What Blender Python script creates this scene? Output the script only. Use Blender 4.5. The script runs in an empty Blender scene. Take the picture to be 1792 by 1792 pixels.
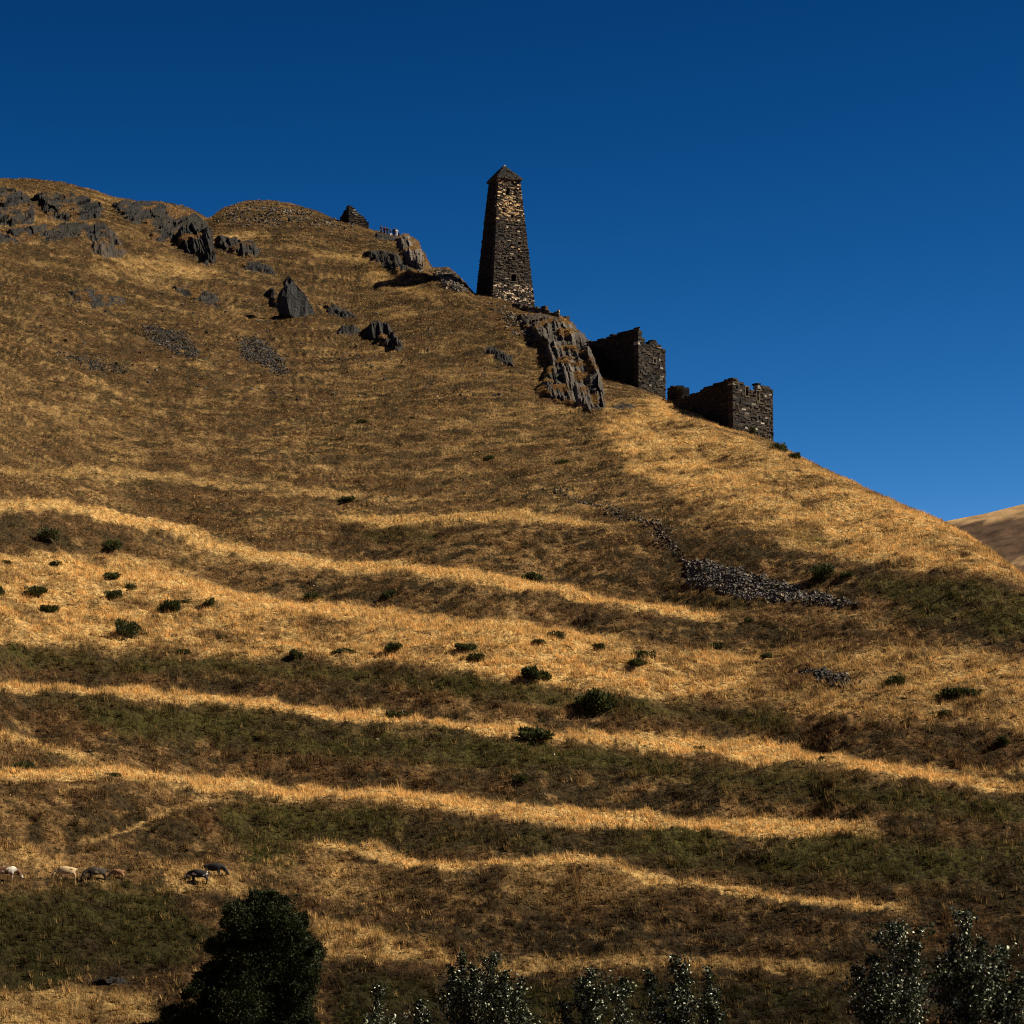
import bpy, bmesh, math, random
import numpy as np
from mathutils import Vector, Matrix, Euler
random.seed(7)
rng = np.random.default_rng(11)
S = bpy.context.scene
COL = S.collection
R = math.radians

# ------------------------------------------------------------------ camera
F = 896.0 / math.tan(R(10.0))          # focal length in photo pixels (1792 wide)
PITCH = R(8.0)
CAM = np.array([0.0, 0.0, 14.0])
cam_d = bpy.data.cameras.new('camera')
cam_d.sensor_width = 36.0
cam_d.lens = 18.0 / math.tan(R(10.0))
cam_d.clip_start = 0.5
cam_d.clip_end = 20000.0
cam = bpy.data.objects.new('camera', cam_d)
COL.objects.link(cam)
cam.location = CAM
cam.rotation_euler = (R(90) + PITCH, 0, 0)
S.camera = cam

# ------------------------------------------------------------------ sky and sun
SUN_EL, SUN_TH = R(43.0), R(-2.0)      # SUN_TH: angle behind the +X axis
SUN_ROT = R(90.0) - SUN_TH
world = bpy.data.worlds.new('World')
S.world = world
world.use_nodes = True
wn, wl = world.node_tree.nodes, world.node_tree.links
sky = wn.new('ShaderNodeTexSky')
sky.sky_type = 'NISHITA'
sky.sun_disc = False
sky.sun_elevation = SUN_EL
sky.sun_rotation = SUN_ROT
sky.altitude = 3000
sky.air_density = 0.9
sky.dust_density = 0.0
sky.ozone_density = 4.0
# deep, polarised mountain blue: a steeper response per channel, capped near the horizon
sep = wn.new('ShaderNodeSeparateColor'); comb = wn.new('ShaderNodeCombineColor')
wl.new(sky.outputs[0], sep.inputs[0])
for ch, (pw, sc, cap) in enumerate(((5.0, .044, 1.5), (2.65, .150, 4.0), (2.45, .113, 8.5))):
    m1 = wn.new('ShaderNodeMath'); m1.operation = 'POWER'; m1.inputs[1].default_value = pw
    m2 = wn.new('ShaderNodeMath'); m2.operation = 'MULTIPLY'; m2.inputs[1].default_value = sc
    m3 = wn.new('ShaderNodeMath'); m3.operation = 'MINIMUM'; m3.inputs[1].default_value = cap
    wl.new(sep.outputs[ch], m1.inputs[0]); wl.new(m1.outputs[0], m2.inputs[0]); wl.new(m2.outputs[0], m3.inputs[0]); wl.new(m3.outputs[0], comb.inputs[ch])
bg = wn['Background']
wl.new(comb.outputs[0], bg.inputs['Color'])
bg.inputs['Strength'].default_value = 0.05
sun_d = bpy.data.lights.new('sun', 'SUN')
sun_d.energy = 5.0
sun_d.angle = R(0.5)
sun_d.color = (1.0, 0.90, 0.69)
sun = bpy.data.objects.new('sun', sun_d)
COL.objects.link(sun)
sdir = Vector((math.cos(SUN_EL) * math.cos(SUN_TH), math.cos(SUN_EL) * math.sin(SUN_TH), math.sin(SUN_EL)))
sun.rotation_euler = sdir.to_track_quat('Z', 'Y').to_euler()
sun.location = (0, 0, 400)
S.view_settings.view_transform = 'Standard'
S.view_settings.look = 'None'
S.view_settings.exposure = 0.62
S.view_settings.gamma = 1.0
S.cycles.filter_width = 1.05
S.cycles.max_bounces = 5
S.cycles.diffuse_bounces = 2
S.cycles.transmission_bounces = 3

# ------------------------------------------------------------------ helpers
def tag(o, label=None, cat=None, group=None, kind=None):
    if label: o['label'] = label
    if cat: o['category'] = cat
    if group: o['group'] = group
    if kind: o['kind'] = kind
    return o

def empty(name, loc=(0, 0, 0), rz=0.0):
    o = bpy.data.objects.new(name, None)
    COL.objects.link(o)
    o.location = loc
    o.rotation_euler = (0, 0, rz)
    o.empty_display_size = 0.5
    return o

def fast_mesh(name, V, faces, nper, mat=None, parent=None, colors=None, domain='POINT', smooth=False):
    """V (n,3), faces (m,nper) index array -> object"""
    me = bpy.data.meshes.new(name)
    V = np.ascontiguousarray(V, dtype=np.float32)
    faces = np.ascontiguousarray(faces, dtype=np.int32)
    me.vertices.add(len(V))
    me.vertices.foreach_set('co', V.ravel())
    m = len(faces)
    me.loops.add(m * nper)
    me.loops.foreach_set('vertex_index', faces.ravel())
    me.polygons.add(m)
    me.polygons.foreach_set('loop_start', np.arange(0, m * nper, nper, dtype=np.int32))
    me.polygons.foreach_set('loop_total', np.full(m, nper, dtype=np.int32))
    me.polygons.foreach_set('use_smooth', np.full(m, smooth, dtype=bool))
    me.update(calc_edges=True)
    if colors is not None:
        c = np.ones((len(colors), 4), dtype=np.float32)
        c[:, :3] = colors
        at = me.attributes.new('tint', 'FLOAT_COLOR', domain)
        at.data.foreach_set('color', c.ravel())
    if mat: me.materials.append(mat)
    o = bpy.data.objects.new(name, me)
    COL.objects.link(o)
    if parent is not None: o.parent = parent
    return o

def copy_obj(o, parent=None):
    c = o.copy()
    COL.objects.link(c)
    if parent is not None: c.parent = parent
    for ch in [k for k in COL.objects if k.parent == o]:
        copy_obj(ch, c)
    return c

# ---- noise
def _hash(ix, iy, seed):
    h = (ix.astype(np.int64) * 374761393 + iy.astype(np.int64) * 668265263 + seed * 1274126177) & 0xFFFFFFFF
    h = ((h ^ (h >> 13)) * 1274126177) & 0xFFFFFFFF
    h = h ^ (h >> 16)
    return (h & 0xFFFFFF) / float(0xFFFFFF)

def vnoise(x, y, seed=0):
    xi, yi = np.floor(x), np.floor(y)
    fx, fy = x - xi, y - yi
    fx = fx * fx * fx * (fx * (fx * 6 - 15) + 10)
    fy = fy * fy * fy * (fy * (fy * 6 - 15) + 10)
    xi, yi = xi.astype(np.int64), yi.astype(np.int64)
    a = _hash(xi, yi, seed); b = _hash(xi + 1, yi, seed)
    c = _hash(xi, yi + 1, seed); d = _hash(xi + 1, yi + 1, seed)
    return (a * (1 - fx) + b * fx) * (1 - fy) + (c * (1 - fx) + d * fx) * fy

def fbm(x, y, seed=0, octv=4, gain=0.5):
    s, amp, tot = 0.0, 1.0, 0.0
    for k in range(octv):
        s = s + amp * (vnoise(x * 2 ** k + 17.3 * k, y * 2 ** k - 9.1 * k, seed + k) * 2 - 1)
        tot += amp
        amp *= gain
    return s / tot

def cells(x, y, seed=0):
    """cellular noise: (F1 distance, id in 0..1, F2-F1)"""
    xi, yi = np.floor(x).astype(np.int64), np.floor(y).astype(np.int64)
    f1 = np.full(x.shape, 9.0); f2 = np.full(x.shape, 9.0); idv = np.zeros(x.shape)
    for dx in (-1, 0, 1):
        for dy in (-1, 0, 1):
            cx, cy = xi + dx, yi + dy
            px = cx + _hash(cx, cy, seed); py = cy + _hash(cx, cy, seed + 91)
            d = np.hypot(px - x, py - y)
            m = d < f1
            f2 = np.where(m, f1, np.minimum(f2, d))
            idv = np.where(m, _hash(cx, cy, seed + 7), idv)
            f1 = np.where(m, d, f1)
    return f1, idv, f2 - f1

def sstep(a, b, x):
    t = np.clip((x - a) / (b - a), 0, 1)
    return t * t * (3 - 2 * t)

# ---- camera rays in photo pixels
cp, sp = math.cos(PITCH), math.sin(PITCH)
def ray(px, py):
    u, v = (np.asarray(px, float) - 896) / F, (896 - np.asarray(py, float)) / F
    return u, cp - sp * v, sp + cp * v          # x, y, z
def tanel(px, py):
    x, y, z = ray(px, py)
    return z / np.hypot(x, y)
def at_r(px, py, r):
    x, y, z = ray(px, py)
    h = np.hypot(x, y)
    return np.stack([x / h * r, y / h * r, z / h * r], -1) + CAM

# ---- distance to polygon / polyline, in pixels
def poly_sd(X, Y, P):
    P = np.asarray(P, float)
    d = np.full(X.shape, 1e9); inside = np.zeros(X.shape, bool)
    n = len(P)
    for i in range(n):
        ax, ay = P[i]; bx, by = P[(i + 1) % n]
        ex, ey = bx - ax, by - ay
        t = np.clip(((X - ax) * ex + (Y - ay) * ey) / (ex * ex + ey * ey + 1e-9), 0, 1)
        d = np.minimum(d, np.hypot(X - ax - t * ex, Y - ay - t * ey))
        c = ((ay > Y) != (by > Y)) & (X < ex * (Y - ay) / (ey + (1e-9 if ey == 0 else 0)) + ax)
        inside ^= c
    return np.where(inside, d, -d)

def line_v(X, Y, P):
    """signed vertical distance Y - line(X), valid between the line's ends (else 1e3)"""
    P = np.asarray(P, float)
    yl = np.interp(X, P[:, 0], P[:, 1])
    return Y - yl, (X - P[0, 0]), (P[-1, 0] - X)

# ------------------------------------------------------------------ the hill's skyline (photo pixels)
SKY = np.array([(-2600, 560), (-1400, 380), (-700, 300), (-250, 305), (0, 313), (60, 313), (110, 319), (165, 333), (200, 345), (240, 352), (290, 355), (330, 364), (350, 374),
    (364, 384), (370, 381), (390, 364), (430, 351), (470, 351), (510, 357), (550, 368), (590, 386), (620, 393),
    (645, 401), (660, 405), (690, 411), (712, 418), (730, 431), (744, 452), (755, 469), (770, 470), (785, 469), (800, 482), (815, 497), (830, 514),
    (862, 520), (900, 532), (940, 540), (975, 549), (992, 558), (1003, 572), (1020, 588), (1032, 602), (1040, 624), (1046, 648), (1056, 653), (1085, 662), (1118, 675),
    (1165, 700), (1190, 703), (1280, 749), (1355, 774), (1400, 800), (1450, 823), (1520, 860), (1580, 884), (1640, 908), (1690, 937), (1740, 968),
    (1792, 1006), (1900, 1075), (2100, 1180), (2500, 1300), (3200, 1400), (4400, 1470)], float)
def skyl(px):
    return np.interp(px, SKY[:, 0], SKY[:, 1])

# ------------------------------------------------------------------ map of the hillside: dark banks, pale terraces, green, bare rock
MS = 2.0
MX = np.arange(-40, 1834, MS); MY = np.arange(280, 1900, MS)
GX, GY = np.meshgrid(MX, MY)
wx = GX + 30 * fbm(GX / 90, GY / 26, 3, 4, .6) + 9 * fbm(GX / 16, GY / 8, 5, 3)
wy = GY + 6 * fbm(GX / 50, GY / 26, 4, 3) + 5 * fbm(GX / 12, GY / 7, 6, 3, .6)

strips = [  # (polyline, half width, strength)
    ([(-60, 888), (0, 890), (80, 886), (150, 894), (210, 906), (290, 922), (380, 950), (450, 968), (560, 987), (680, 993), (800, 1008), (900, 1022), (1010, 1038), (1100, 1050), (1180, 1066), (1280, 1082)], 10, 1.0),
    ([(-60, 820), (0, 822), (200, 829), (400, 847), (520, 852), (650, 868)], 6, .55),
    ([(590, 905), (760, 910), (900, 908), (1010, 917), (1090, 935)], 7, .8),
    ([(100, 1000), (330, 1022), (450, 1052), (600, 1072), (760, 1092), (960, 1108), (1100, 1124)], 12, .9),
    ([(-60, 1200), (0, 1203), (130, 1212), (250, 1217), (400, 1228), (540, 1240), (600, 1247), (700, 1258), (850, 1270), (920, 1275), (1000, 1286), (1100, 1298), (1200, 1310), (1300, 1323), (1450, 1335), (1550, 1347), (1650, 1358), (1840, 1382)], 9, 1.0),
    ([(1080, 1292), (1200, 1305), (1320, 1320), (1500, 1335)], 16, .9),
    ([(1430, 1336), (1600, 1341), (1840, 1347)], 4, .7),
    ([(-60, 1361), (0, 1362), (150, 1355), (200, 1350), (290, 1361), (400, 1377), (520, 1389), (620, 1394), (700, 1398), (800, 1407), (900, 1417), (1000, 1427), (1100, 1435), (1250, 1445), (1400, 1448), (1540, 1451)], 13, 1.0),
    ([(-60, 1285), (0, 1288), (60, 1300), (120, 1316), (180, 1337), (230, 1352)], 7, .8),
    ([(140, 1472), (230, 1448), (290, 1425), (352, 1410)], 4, .7),
    ([(90, 1392), (200, 1376)], 4, .6),
    ([(520, 1492), (600, 1487), (700, 1500), (800, 1523), (870, 1515), (1000, 1504), (1050, 1511), (1110, 1526), (1200, 1546), (1320, 1566), (1450, 1585), (1600, 1592)], 7, .9),
    ([(820, 1690), (950, 1682), (1100, 1688), (1320, 1690), (1500, 1700)], 10, .55),
    ([(1060, 725), (1150, 770), (1260, 830), (1400, 900), (1520, 960), (1700, 985)], 9, .5),
    ([(1340, 940), (1400, 955), (1500, 975), (1560, 985)], 6, .5),
]
banks = [  # dark steep banks
    [(-60, 898), (60, 898), (160, 910), (240, 930), (225, 958), (100, 966), (-60, 962)],
    [(600, 920), (900, 925), (1090, 948), (1190, 1008), (1270, 1058), (1180, 1052), (1100, 1037), (900, 1007), (700, 978), (560, 962)],
    [(330, 985), (450, 985), (600, 1005), (800, 1022), (1000, 1050), (1180, 1080), (1320, 1100), (1300, 1130), (1100, 1118), (900, 1094), (700, 1076), (560, 1056), (420, 1030)],
    [(-60, 1124), (130, 1132), (300, 1156), (540, 1157), (700, 1172), (850, 1188), (950, 1200), (1050, 1216), (1200, 1232), (1400, 1252), (1600, 1272), (1840, 1285), (1840, 1362), (1650, 1345), (1450, 1322), (1300, 1310), (1200, 1296), (1000, 1274), (850, 1260), (600, 1238), (400, 1218), (130, 1202), (-60, 1192)],
    [(-60, 1212), (130, 1220), (400, 1238), (600, 1258), (850, 1280), (1000, 1298), (1200, 1330), (1400, 1352), (1840, 1392), (1840, 1700), (1500, 1700), (1500, 1452), (1250, 1434), (1000, 1415), (800, 1394), (520, 1376), (290, 1350), (190, 1338), (120, 1304), (-60, 1276)],
    [(-60, 1378), (200, 1378), (350, 1408), (520, 1408), (800, 1428), (1000, 1446), (1250, 1460), (1600, 1460), (1840, 1400), (1840, 1900), (1320, 1900), (1300, 1700), (900, 1690), (840, 1640), (700, 1560), (560, 1500), (480, 1490), (300, 1500), (-60, 1486)],
    [(-60, 1550), (240, 1560), (420, 1565), (480, 1600), (400, 1690), (200, 1712), (-60, 1722)],
    [(1110, 925), (1300, 947), (1480, 985), (1650, 1002), (1840, 1035), (1840, 1150), (1640, 1120), (1500, 1070), (1200, 1060), (1180, 1000)],
    [(1200, 1085), (1340, 1075), (1500, 1085), (1540, 1120), (1430, 1120), (1250, 1130)],
    [(560, 1700), (900, 1712), (1300, 1716), (1840, 1720), (1840, 1900), (560, 1900)],
]
greens = [
    [(-60, 1132), (130, 1136), (540, 1160), (800, 1182), (1050, 1218), (1400, 1256), (1400, 1290), (1000, 1240), (700, 1200), (400, 1180), (-60, 1160)],
    [(60, 1222), (400, 1238), (600, 1258), (850, 1280), (1000, 1298), (1200, 1330), (1400, 1352), (1840, 1400), (1840, 1450), (1300, 1400), (1000, 1360), (600, 1330), (200, 1290)],
    [(1366, 928), (1420, 932), (1490, 956), (1470, 966), (1400, 952)],
    [(620, 920), (760, 922), (740, 945), (640, 940)],
    [(1500, 1000), (1840, 1040), (1840, 1130), (1600, 1100)],
    [(390, 1410), (700, 1425), (1000, 1450), (950, 1500), (700, 1480), (420, 1500)],
    [(420, 1480), (520, 1490), (520, 1530), (430, 1520)],
    [(-60, 1560), (250, 1545), (330, 1580), (380, 1640), (300, 1690), (-60, 1700)],
    [(-60, 1690), (150, 1695), (150, 1720), (-60, 1740)],
    [(1200, 1030), (1340, 1050), (1300, 1070), (1190, 1060)],
    [(590, 1710), (900, 1720), (1200, 1715), (1480, 1720), (1480, 1800), (590, 1900)],
    [(1000, 1440), (1500, 1460), (1840, 1480), (1840, 1560), (1300, 1540), (1050, 1490)],
]
golds = [
    ([(-60, 960), (220, 970), (330, 992), (420, 1040), (600, 1072), (900, 1102), (1100, 1128), (1330, 1132), (1330, 1180), (1230, 1228), (1050, 1210), (850, 1184), (700, 1168), (540, 1152), (300, 1150), (130, 1128), (-60, 1122)], 1.0),
    ([(1060, 700), (1165, 702), (1280, 750), (1400, 800), (1640, 905), (1840, 1020), (1840, 1030), (1650, 995), (1480, 978), (1380, 945), (1250, 905), (1120, 840), (1040, 760)], .95),
    ([(1330, 1130), (1792, 1140), (1840, 1290), (1560, 1262), (1230, 1230)], .5),
    ([(520, 1490), (820, 1530), (840, 1600), (560, 1570)], .45),
    ([(860, 1515), (1060, 1512), (1200, 1550), (1100, 1600), (880, 1590)], .55),
    ([(555, 1600), (640, 1615), (760, 1650), (840, 1690), (560, 1685)], 1.0),
    ([(-60, 1728), (120, 1730), (270, 1735), (300, 1900), (-60, 1900)], .6),
    ([(250, 1512), (330, 1505), (440, 1530), (430, 1560), (300, 1560)], .7),
    ([(-60, 1480), (120, 1490), (120, 1520), (-60, 1525)], .45),
    ([(160, 440), (300, 455), (380, 470), (360, 490), (180, 480)], .8),
    ([(380, 398), (450, 405), (460, 420), (380, 418)], 1.0),
    ([(640, 470), (720, 500), (780, 520), (760, 530), (640, 490)], .8),
    ([(500, 430), (640, 440), (660, 470), (520, 460)], .5),
    ([(660, 545), (720, 548), (700, 570), (650, 560)], .5),
    ([(40, 375), (150, 385), (150, 398), (50, 395)], .7),
    ([(20, 335), (130, 340), (210, 350), (200, 356), (40, 346)], .8),
    ([(600, 1070), (700, 1085), (720, 1120), (640, 1130), (600, 1100)], .5),
]
# rock outcrops: name, label, outline, how far it stands out (m), colour lightness, style
ROCKS = [
    ('rock_outcrop', 'large dark rock face at the far left edge below the skyline', [(-50, 336), (20, 334), (48, 346), (64, 368), (60, 392), (20, 394), (-50, 390)], 3.0, .55, 'block'),
    ('rock_outcrop', 'broad dark ledge of rock under the rounded left summit', [(54, 346), (110, 341), (154, 346), (180, 364), (174, 387), (110, 388), (82, 382), (70, 362)], 2.6, .6, 'block'),
    ('rock_outcrop', 'thin low rock ledge at the left edge below two larger ledges', [(-50, 410), (30, 408), (40, 424), (-50, 426)], 1.4, .5, 'block'),
    ('rock_outcrop', 'long flat band of dark rock under the left summit ledges', [(0, 398), (90, 395), (185, 394), (198, 406), (164, 420), (90, 422), (20, 414)], 1.6, .6, 'block'),
    ('rock_outcrop', 'sloping grey rock slab at the end of the long dark band', [(160, 414), (190, 402), (210, 420), (220, 446), (180, 452), (158, 440)], 1.4, 1.1, 'streak'),
    ('rock_outcrop', 'dark brown rock shelf just under the skyline left of the notch', [(195, 356), (260, 353), (322, 363), (352, 380), (368, 402), (320, 405), (256, 402), (215, 384)], 2.0, .6, 'block'),
    ('cliff', 'sheer black cliff with pale right edge below the skyline notch', [(306, 408), (330, 402), (352, 405), (371, 404), (376, 430), (379, 458), (362, 464), (330, 452), (310, 436)], 5.0, .35, 'streak'),
    ('rock_outcrop', 'small dark crag touching the left side of the black cliff', [(262, 406), (300, 404), (308, 420), (300, 428), (268, 420)], 1.6, .5, 'block'),
    ('rock_outcrop', 'grey crag with a white right edge, right of the black cliff', [(378, 412), (410, 416), (450, 424), (457, 448), (440, 455), (410, 448), (380, 440)], 2.6, .5, 'streak'),
    ('rock_outcrop', 'low black hummock of rock below the grey crag', [(414, 464), (440, 459), (478, 468), (482, 478), (440, 478)], 1.2, .4, 'block'),
    ('rock_outcrop', 'ragged rock skirt at the left foot of the pointed black boulder', [(460, 514), (480, 506), (500, 520), (520, 545), (512, 552), (480, 540)], 1.6, .6, 'block'),
    ('rock_outcrop', 'grey rock rib to the right of the pointed black boulder', [(562, 534), (585, 531), (612, 545), (628, 558), (600, 562), (575, 552)], 1.6, .6, 'streak'),
    ('rock_outcrop', 'dark fluted crag in mid slope, largest below the pointed boulder', [(642, 574), (675, 570), (694, 586), (710, 608), (692, 614), (668, 600), (646, 590)], 2.4, .55, 'streak'),
    ('rock_outcrop', 'small reddish dark rock left of the fluted crag', [(590, 577), (620, 573), (634, 586), (612, 591), (592, 588)], 1.1, .7, 'block'),
    ('rock_outcrop', 'low grey rib of rock high on the left slope', [(115, 512), (160, 510), (215, 522), (222, 534), (170, 536), (130, 526)], 1.0, .8, 'streak'),
    ('rock_outcrop', 'pair of thin dark ledges above the pale rubble fan', [(302, 498), (335, 494), (386, 522), (380, 536), (340, 526), (310, 510)], 1.0, .7, 'block'),
    ('cliff', 'light striped cliff below the group of people', [(690, 418), (712, 412), (732, 426), (748, 452), (757, 470), (744, 476), (720, 472), (706, 450)], 3.2, 4.2, 'streak'),
    ('rock_outcrop', 'shadowed rock flank sloping left from the striped cliff', [(628, 446), (660, 440), (694, 446), (712, 468), (730, 484), (700, 488), (665, 464)], 1.8, .8, 'streak'),
    ('rock_outcrop', 'dark turf topped rock under the feet of the people', [(652, 408), (690, 410), (716, 418), (700, 424), (660, 420)], 1.4, .5, 'block'),
    ('cliff', 'tall fluted grey crag between the tower and the upper ruin', [(930, 575), (962, 566), (985, 556), (1004, 570), (1022, 586), (1036, 602), (1046, 640), (1056, 672), (1060, 712), (1040, 720), (1010, 712), (970, 702), (938, 686), (950, 664), (962, 640), (952, 616), (935, 596)], 3.2, 2.1, 'streak'),
    ('rock_outcrop', 'mottled grey ledge joining the retaining wall to the fluted crag', [(898, 548), (930, 552), (975, 558), (996, 572), (1004, 596), (975, 606), (945, 596), (918, 580)], 1.6, 1.3, 'block'),
    ('rock_outcrop', 'low dark rock spur below the tower on the grass', [(836, 614), (862, 608), (900, 632), (905, 646), (870, 634)], .9, .8, 'block'),
    ('rock_outcrop', 'dark low boulder heap with pale specks on the lower left grass', [(152, 1716), (178, 1711), (192, 1704), (212, 1710), (222, 1722), (190, 1724), (160, 1723)], 1.0, .35, 'block'),
    ('rock_outcrop', 'flat rock patch low on the golden slope beside the upper ruin', [(1066, 706), (1090, 702), (1114, 712), (1100, 718), (1076, 716)], .6, .8, 'block'),
]
def sample(M, px, py):
    fx = np.clip((px - MX[0]) / MS, 0, len(MX) - 1.001); fy = np.clip((py - MY[0]) / MS, 0, len(MY) - 1.001)
    ix, iy = fx.astype(int), fy.astype(int)
    fx, fy = fx - ix, fy - iy
    return (M[iy, ix] * (1 - fx) + M[iy, ix + 1] * fx) * (1 - fy) + (M[iy + 1, ix] * (1 - fx) + M[iy + 1, ix + 1] * fx) * fy

sbright = np.zeros_like(GX); sdark = np.zeros_like(GX)
bright = np.zeros_like(GX); dark = np.zeros_like(GX); green = np.zeros_like(GX); gold = np.zeros_like(GX); rockm = np.zeros_like(GX)
for P, hw, st in strips:
    dv, a, b = line_v(wx, wy, P)
    w = hw * (1 + .45 * fbm(GX / 70, GY / 400, 20, 2))
    m = sstep(w + 3, w - 3, np.abs(dv)) * sstep(-20, 40, a) * sstep(-20, 60, b) * st
    bright = np.maximum(bright, m)
    w2 = hw * 1.1
    dv, a, b = line_v(GX, GY + 4 * fbm(GX / 120, GY / 80, 8, 2), P)
    sbright = np.maximum(sbright, sstep(w2 + 5, w2 - 5, np.abs(dv)) * sstep(-60, 130, a) * sstep(-60, 130, b) * st)
for P in banks:
    sdark = np.maximum(sdark, sstep(-22, 30, poly_sd(GX, GY, P)))
    dark = np.maximum(dark, sstep(-4, 5, poly_sd(wx, wy, P)))
for P in greens:
    green = np.maximum(green, sstep(-14, 26, poly_sd(wx + 30 * fbm(GX / 40, GY / 18, 9, 3), wy + 8 * fbm(GX / 30, GY / 14, 10, 3), P)))
for P, st in golds:
    gold = np.maximum(gold, st * sstep(-9, 14, poly_sd(wx, wy, P)))
for _, _, P, _, _, _ in ROCKS:
    P = np.array(P)
    x0, x1 = np.searchsorted(MX, P[:, 0].min() - 14), np.searchsorted(MX, P[:, 0].max() + 14)
    y0, y1 = np.searchsorted(MY, P[:, 1].min() - 14), np.searchsorted(MY, P[:, 1].max() + 14)
    sl = (slice(y0, y1), slice(x0, x1))
    rockm[sl] = np.maximum(rockm[sl], sstep(-1, 3, poly_sd(GX[sl], GY[sl], P)))
dark = dark * (1 - bright)
def hblur(A, n):
    kern = np.hanning(n + 2)[1:-1]; kern /= kern.sum()
    pad = np.pad(A, ((0, 0), (n // 2, n // 2)), mode='edge')
    return np.apply_along_axis(lambda v: np.convolve(v, kern, 'valid'), 1, pad)
sdark = hblur(sdark, 141) * (1 - sbright)
slope_map = 0.47 + 0.26 * sdark - 0.25 * sbright
slope_map += 0.06 * fbm(GX / 160, GY / 60, 31, 2)

# ------------------------------------------------------------------ terrain mesh
cols = np.concatenate([np.linspace(-2400, -300, 60, endpoint=False), np.linspace(-300, -60, 40, endpoint=False), np.arange(-60, 1852, 2.2), np.linspace(1856, 2100, 40, endpoint=False), np.linspace(2100, 4200, 60)])
NC = len(cols)
NV, NL = 640, 500                            # rows on the visible slope; the lower NL keep clear of the skyline's steps
YB = 1850.0
ysk = skyl(cols)
ysm = skyl(np.arange(-3400, 5200, 4.0))
kk = np.hanning(121); kk /= kk.sum()
mxw = np.array([ysm[max(0, i - 14):i + 15].max() for i in range(len(ysm))])
ysm = np.interp(cols, np.arange(-3400, 5200, 4.0), np.convolve(np.pad(mxw, 60, mode='edge'), kk, 'valid')) + 45
ysm = np.maximum(ysm, ysk + 24)
TL = np.linspace(0, 1, NL)[:, None]; TU = np.linspace(0, 1, NV - NL + 1)[1:, None]
PY = np.concatenate([YB + (ysm - YB)[None, :] * TL, ysm[None, :] + (ysk - ysm)[None, :] * TU], 0)
PX = np.repeat(cols[None, :], NV, 0)
te = tanel(PX, PY)
dpx = PY - ysk[None, :]
R0 = 222 + 0.004 * (cols - 896)
# distance of the slope for every line of sight: a broad smooth hill, plus terraces whose offsets fade out again further up
def blur_cols(A, n):
    kern = np.hanning(n + 2)[1:-1]; kern /= kern.sum()
    pad = np.pad(A, ((0, 0), (n // 2, n // 2)), mode='edge')
    return np.apply_along_axis(lambda v: np.convolve(v, kern, 'valid'), 1, pad)
YG = np.arange(YB, 270, -2.5)                # regular rows, bottom to top
GPX, GPY = np.meshgrid(cols, YG)
gte = tanel(GPX, GPY)
gel = np.arctan(gte)
gs = np.maximum(sample(slope_map, np.clip(GPX, -30, 1820), GPY), gte + 0.13)
ginc = np.zeros_like(gte)
mid_s = .5 * (gs[1:] + gs[:-1]); mid_t = .5 * (gte[1:] + gte[:-1])
ginc[1:] = (1 + mid_t ** 2) * np.diff(gel, axis=0) / (mid_s - mid_t)
inc_b = blur_cols(ginc, 301)
lr_b = np.log(R0)[None, :] + np.cumsum(inc_b, 0)
dev = np.zeros_like(ginc)
LEAK = 1.0 / 45.0
for i in range(1, len(YG)):
    dev[i] = dev[i - 1] * (1 - LEAK) + (ginc[i] - inc_b[i])
dev = np.clip(blur_cols(dev, 31), -.03, .03)
LR = lr_b + dev
def col_interp(A, PYq):
    f = (YB - PYq) / 2.5
    i0 = np.clip(f.astype(int), 0, len(YG) - 2); f = f - i0
    j = np.arange(NC)[None, :].repeat(PYq.shape[0], 0)
    return A[i0, j] * (1 - f) + A[i0 + 1, j] * f
lr = col_interp(LR, PY)
CR = 34.0                                    # rounding of the crest
q = np.clip(1 - dpx / CR, 0, 1)
lr = lr + 0.030 * q ** 3
r = np.exp(lr)
P = at_r(PX, PY, r)
# foreground valley floor, from under the camera up to the toe of the slope
rf = np.array([2, 6, 12, 20, 30, 45, 60, 75, 90, 105, 120, 135, 150, 165, 180, 190, 200, 208, 215], float)
zf = np.array([-1.8, -2.1, -2.8, -4, -5.5, -7.2, -8.4, -9.2, -9.8, -10.6, -12, -13, -13.6, -13.8, -13.4, -12.8, -12.0, -11.4, -11.0])
d0x, d0y, _ = ray(cols, np.full(NC, YB)); h0 = np.hypot(d0x, d0y)
FG = np.zeros((len(rf), NC, 3))
for i, (rr, zz) in enumerate(zip(rf, zf)):
    tt = sstep(150, 222, rr)
    zt = P[0, :, 2] - CAM[2]
    FG[i, :, 0] = d0x / h0 * rr; FG[i, :, 1] = d0y / h0 * rr
    FG[i, :, 2] = CAM[2] + zz * (1 - tt) + (zt - .45 * (222 - rr)) * tt * 1.0
# beyond the ridge
bk = np.array([1, 2, 3.5, 5, 7, 10, 14, 20, 30, 45, 70, 110, 170], float)
BK = np.zeros((len(bk), NC, 3))
top = P[-1]; rt = r[-1]; tt_ = te[-1]
dx, dy, _ = ray(cols, ysk); hh = np.hypot(dx, dy)
for i, b in enumerate(bk):
    BK[i, :, 0] = dx / hh * (rt + b); BK[i, :, 1] = dy / hh * (rt + b)
    drop = np.where(b < 25, b * b / 60.0, 25 * 25 / 60 + (b - 25) * .75)
    BK[i, :, 2] = top[:, 2] + (tt_ - .01) * b - drop
ALL = np.concatenate([FG, P, BK], 0)
NF = len(rf)
NR = ALL.shape[0]
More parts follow.
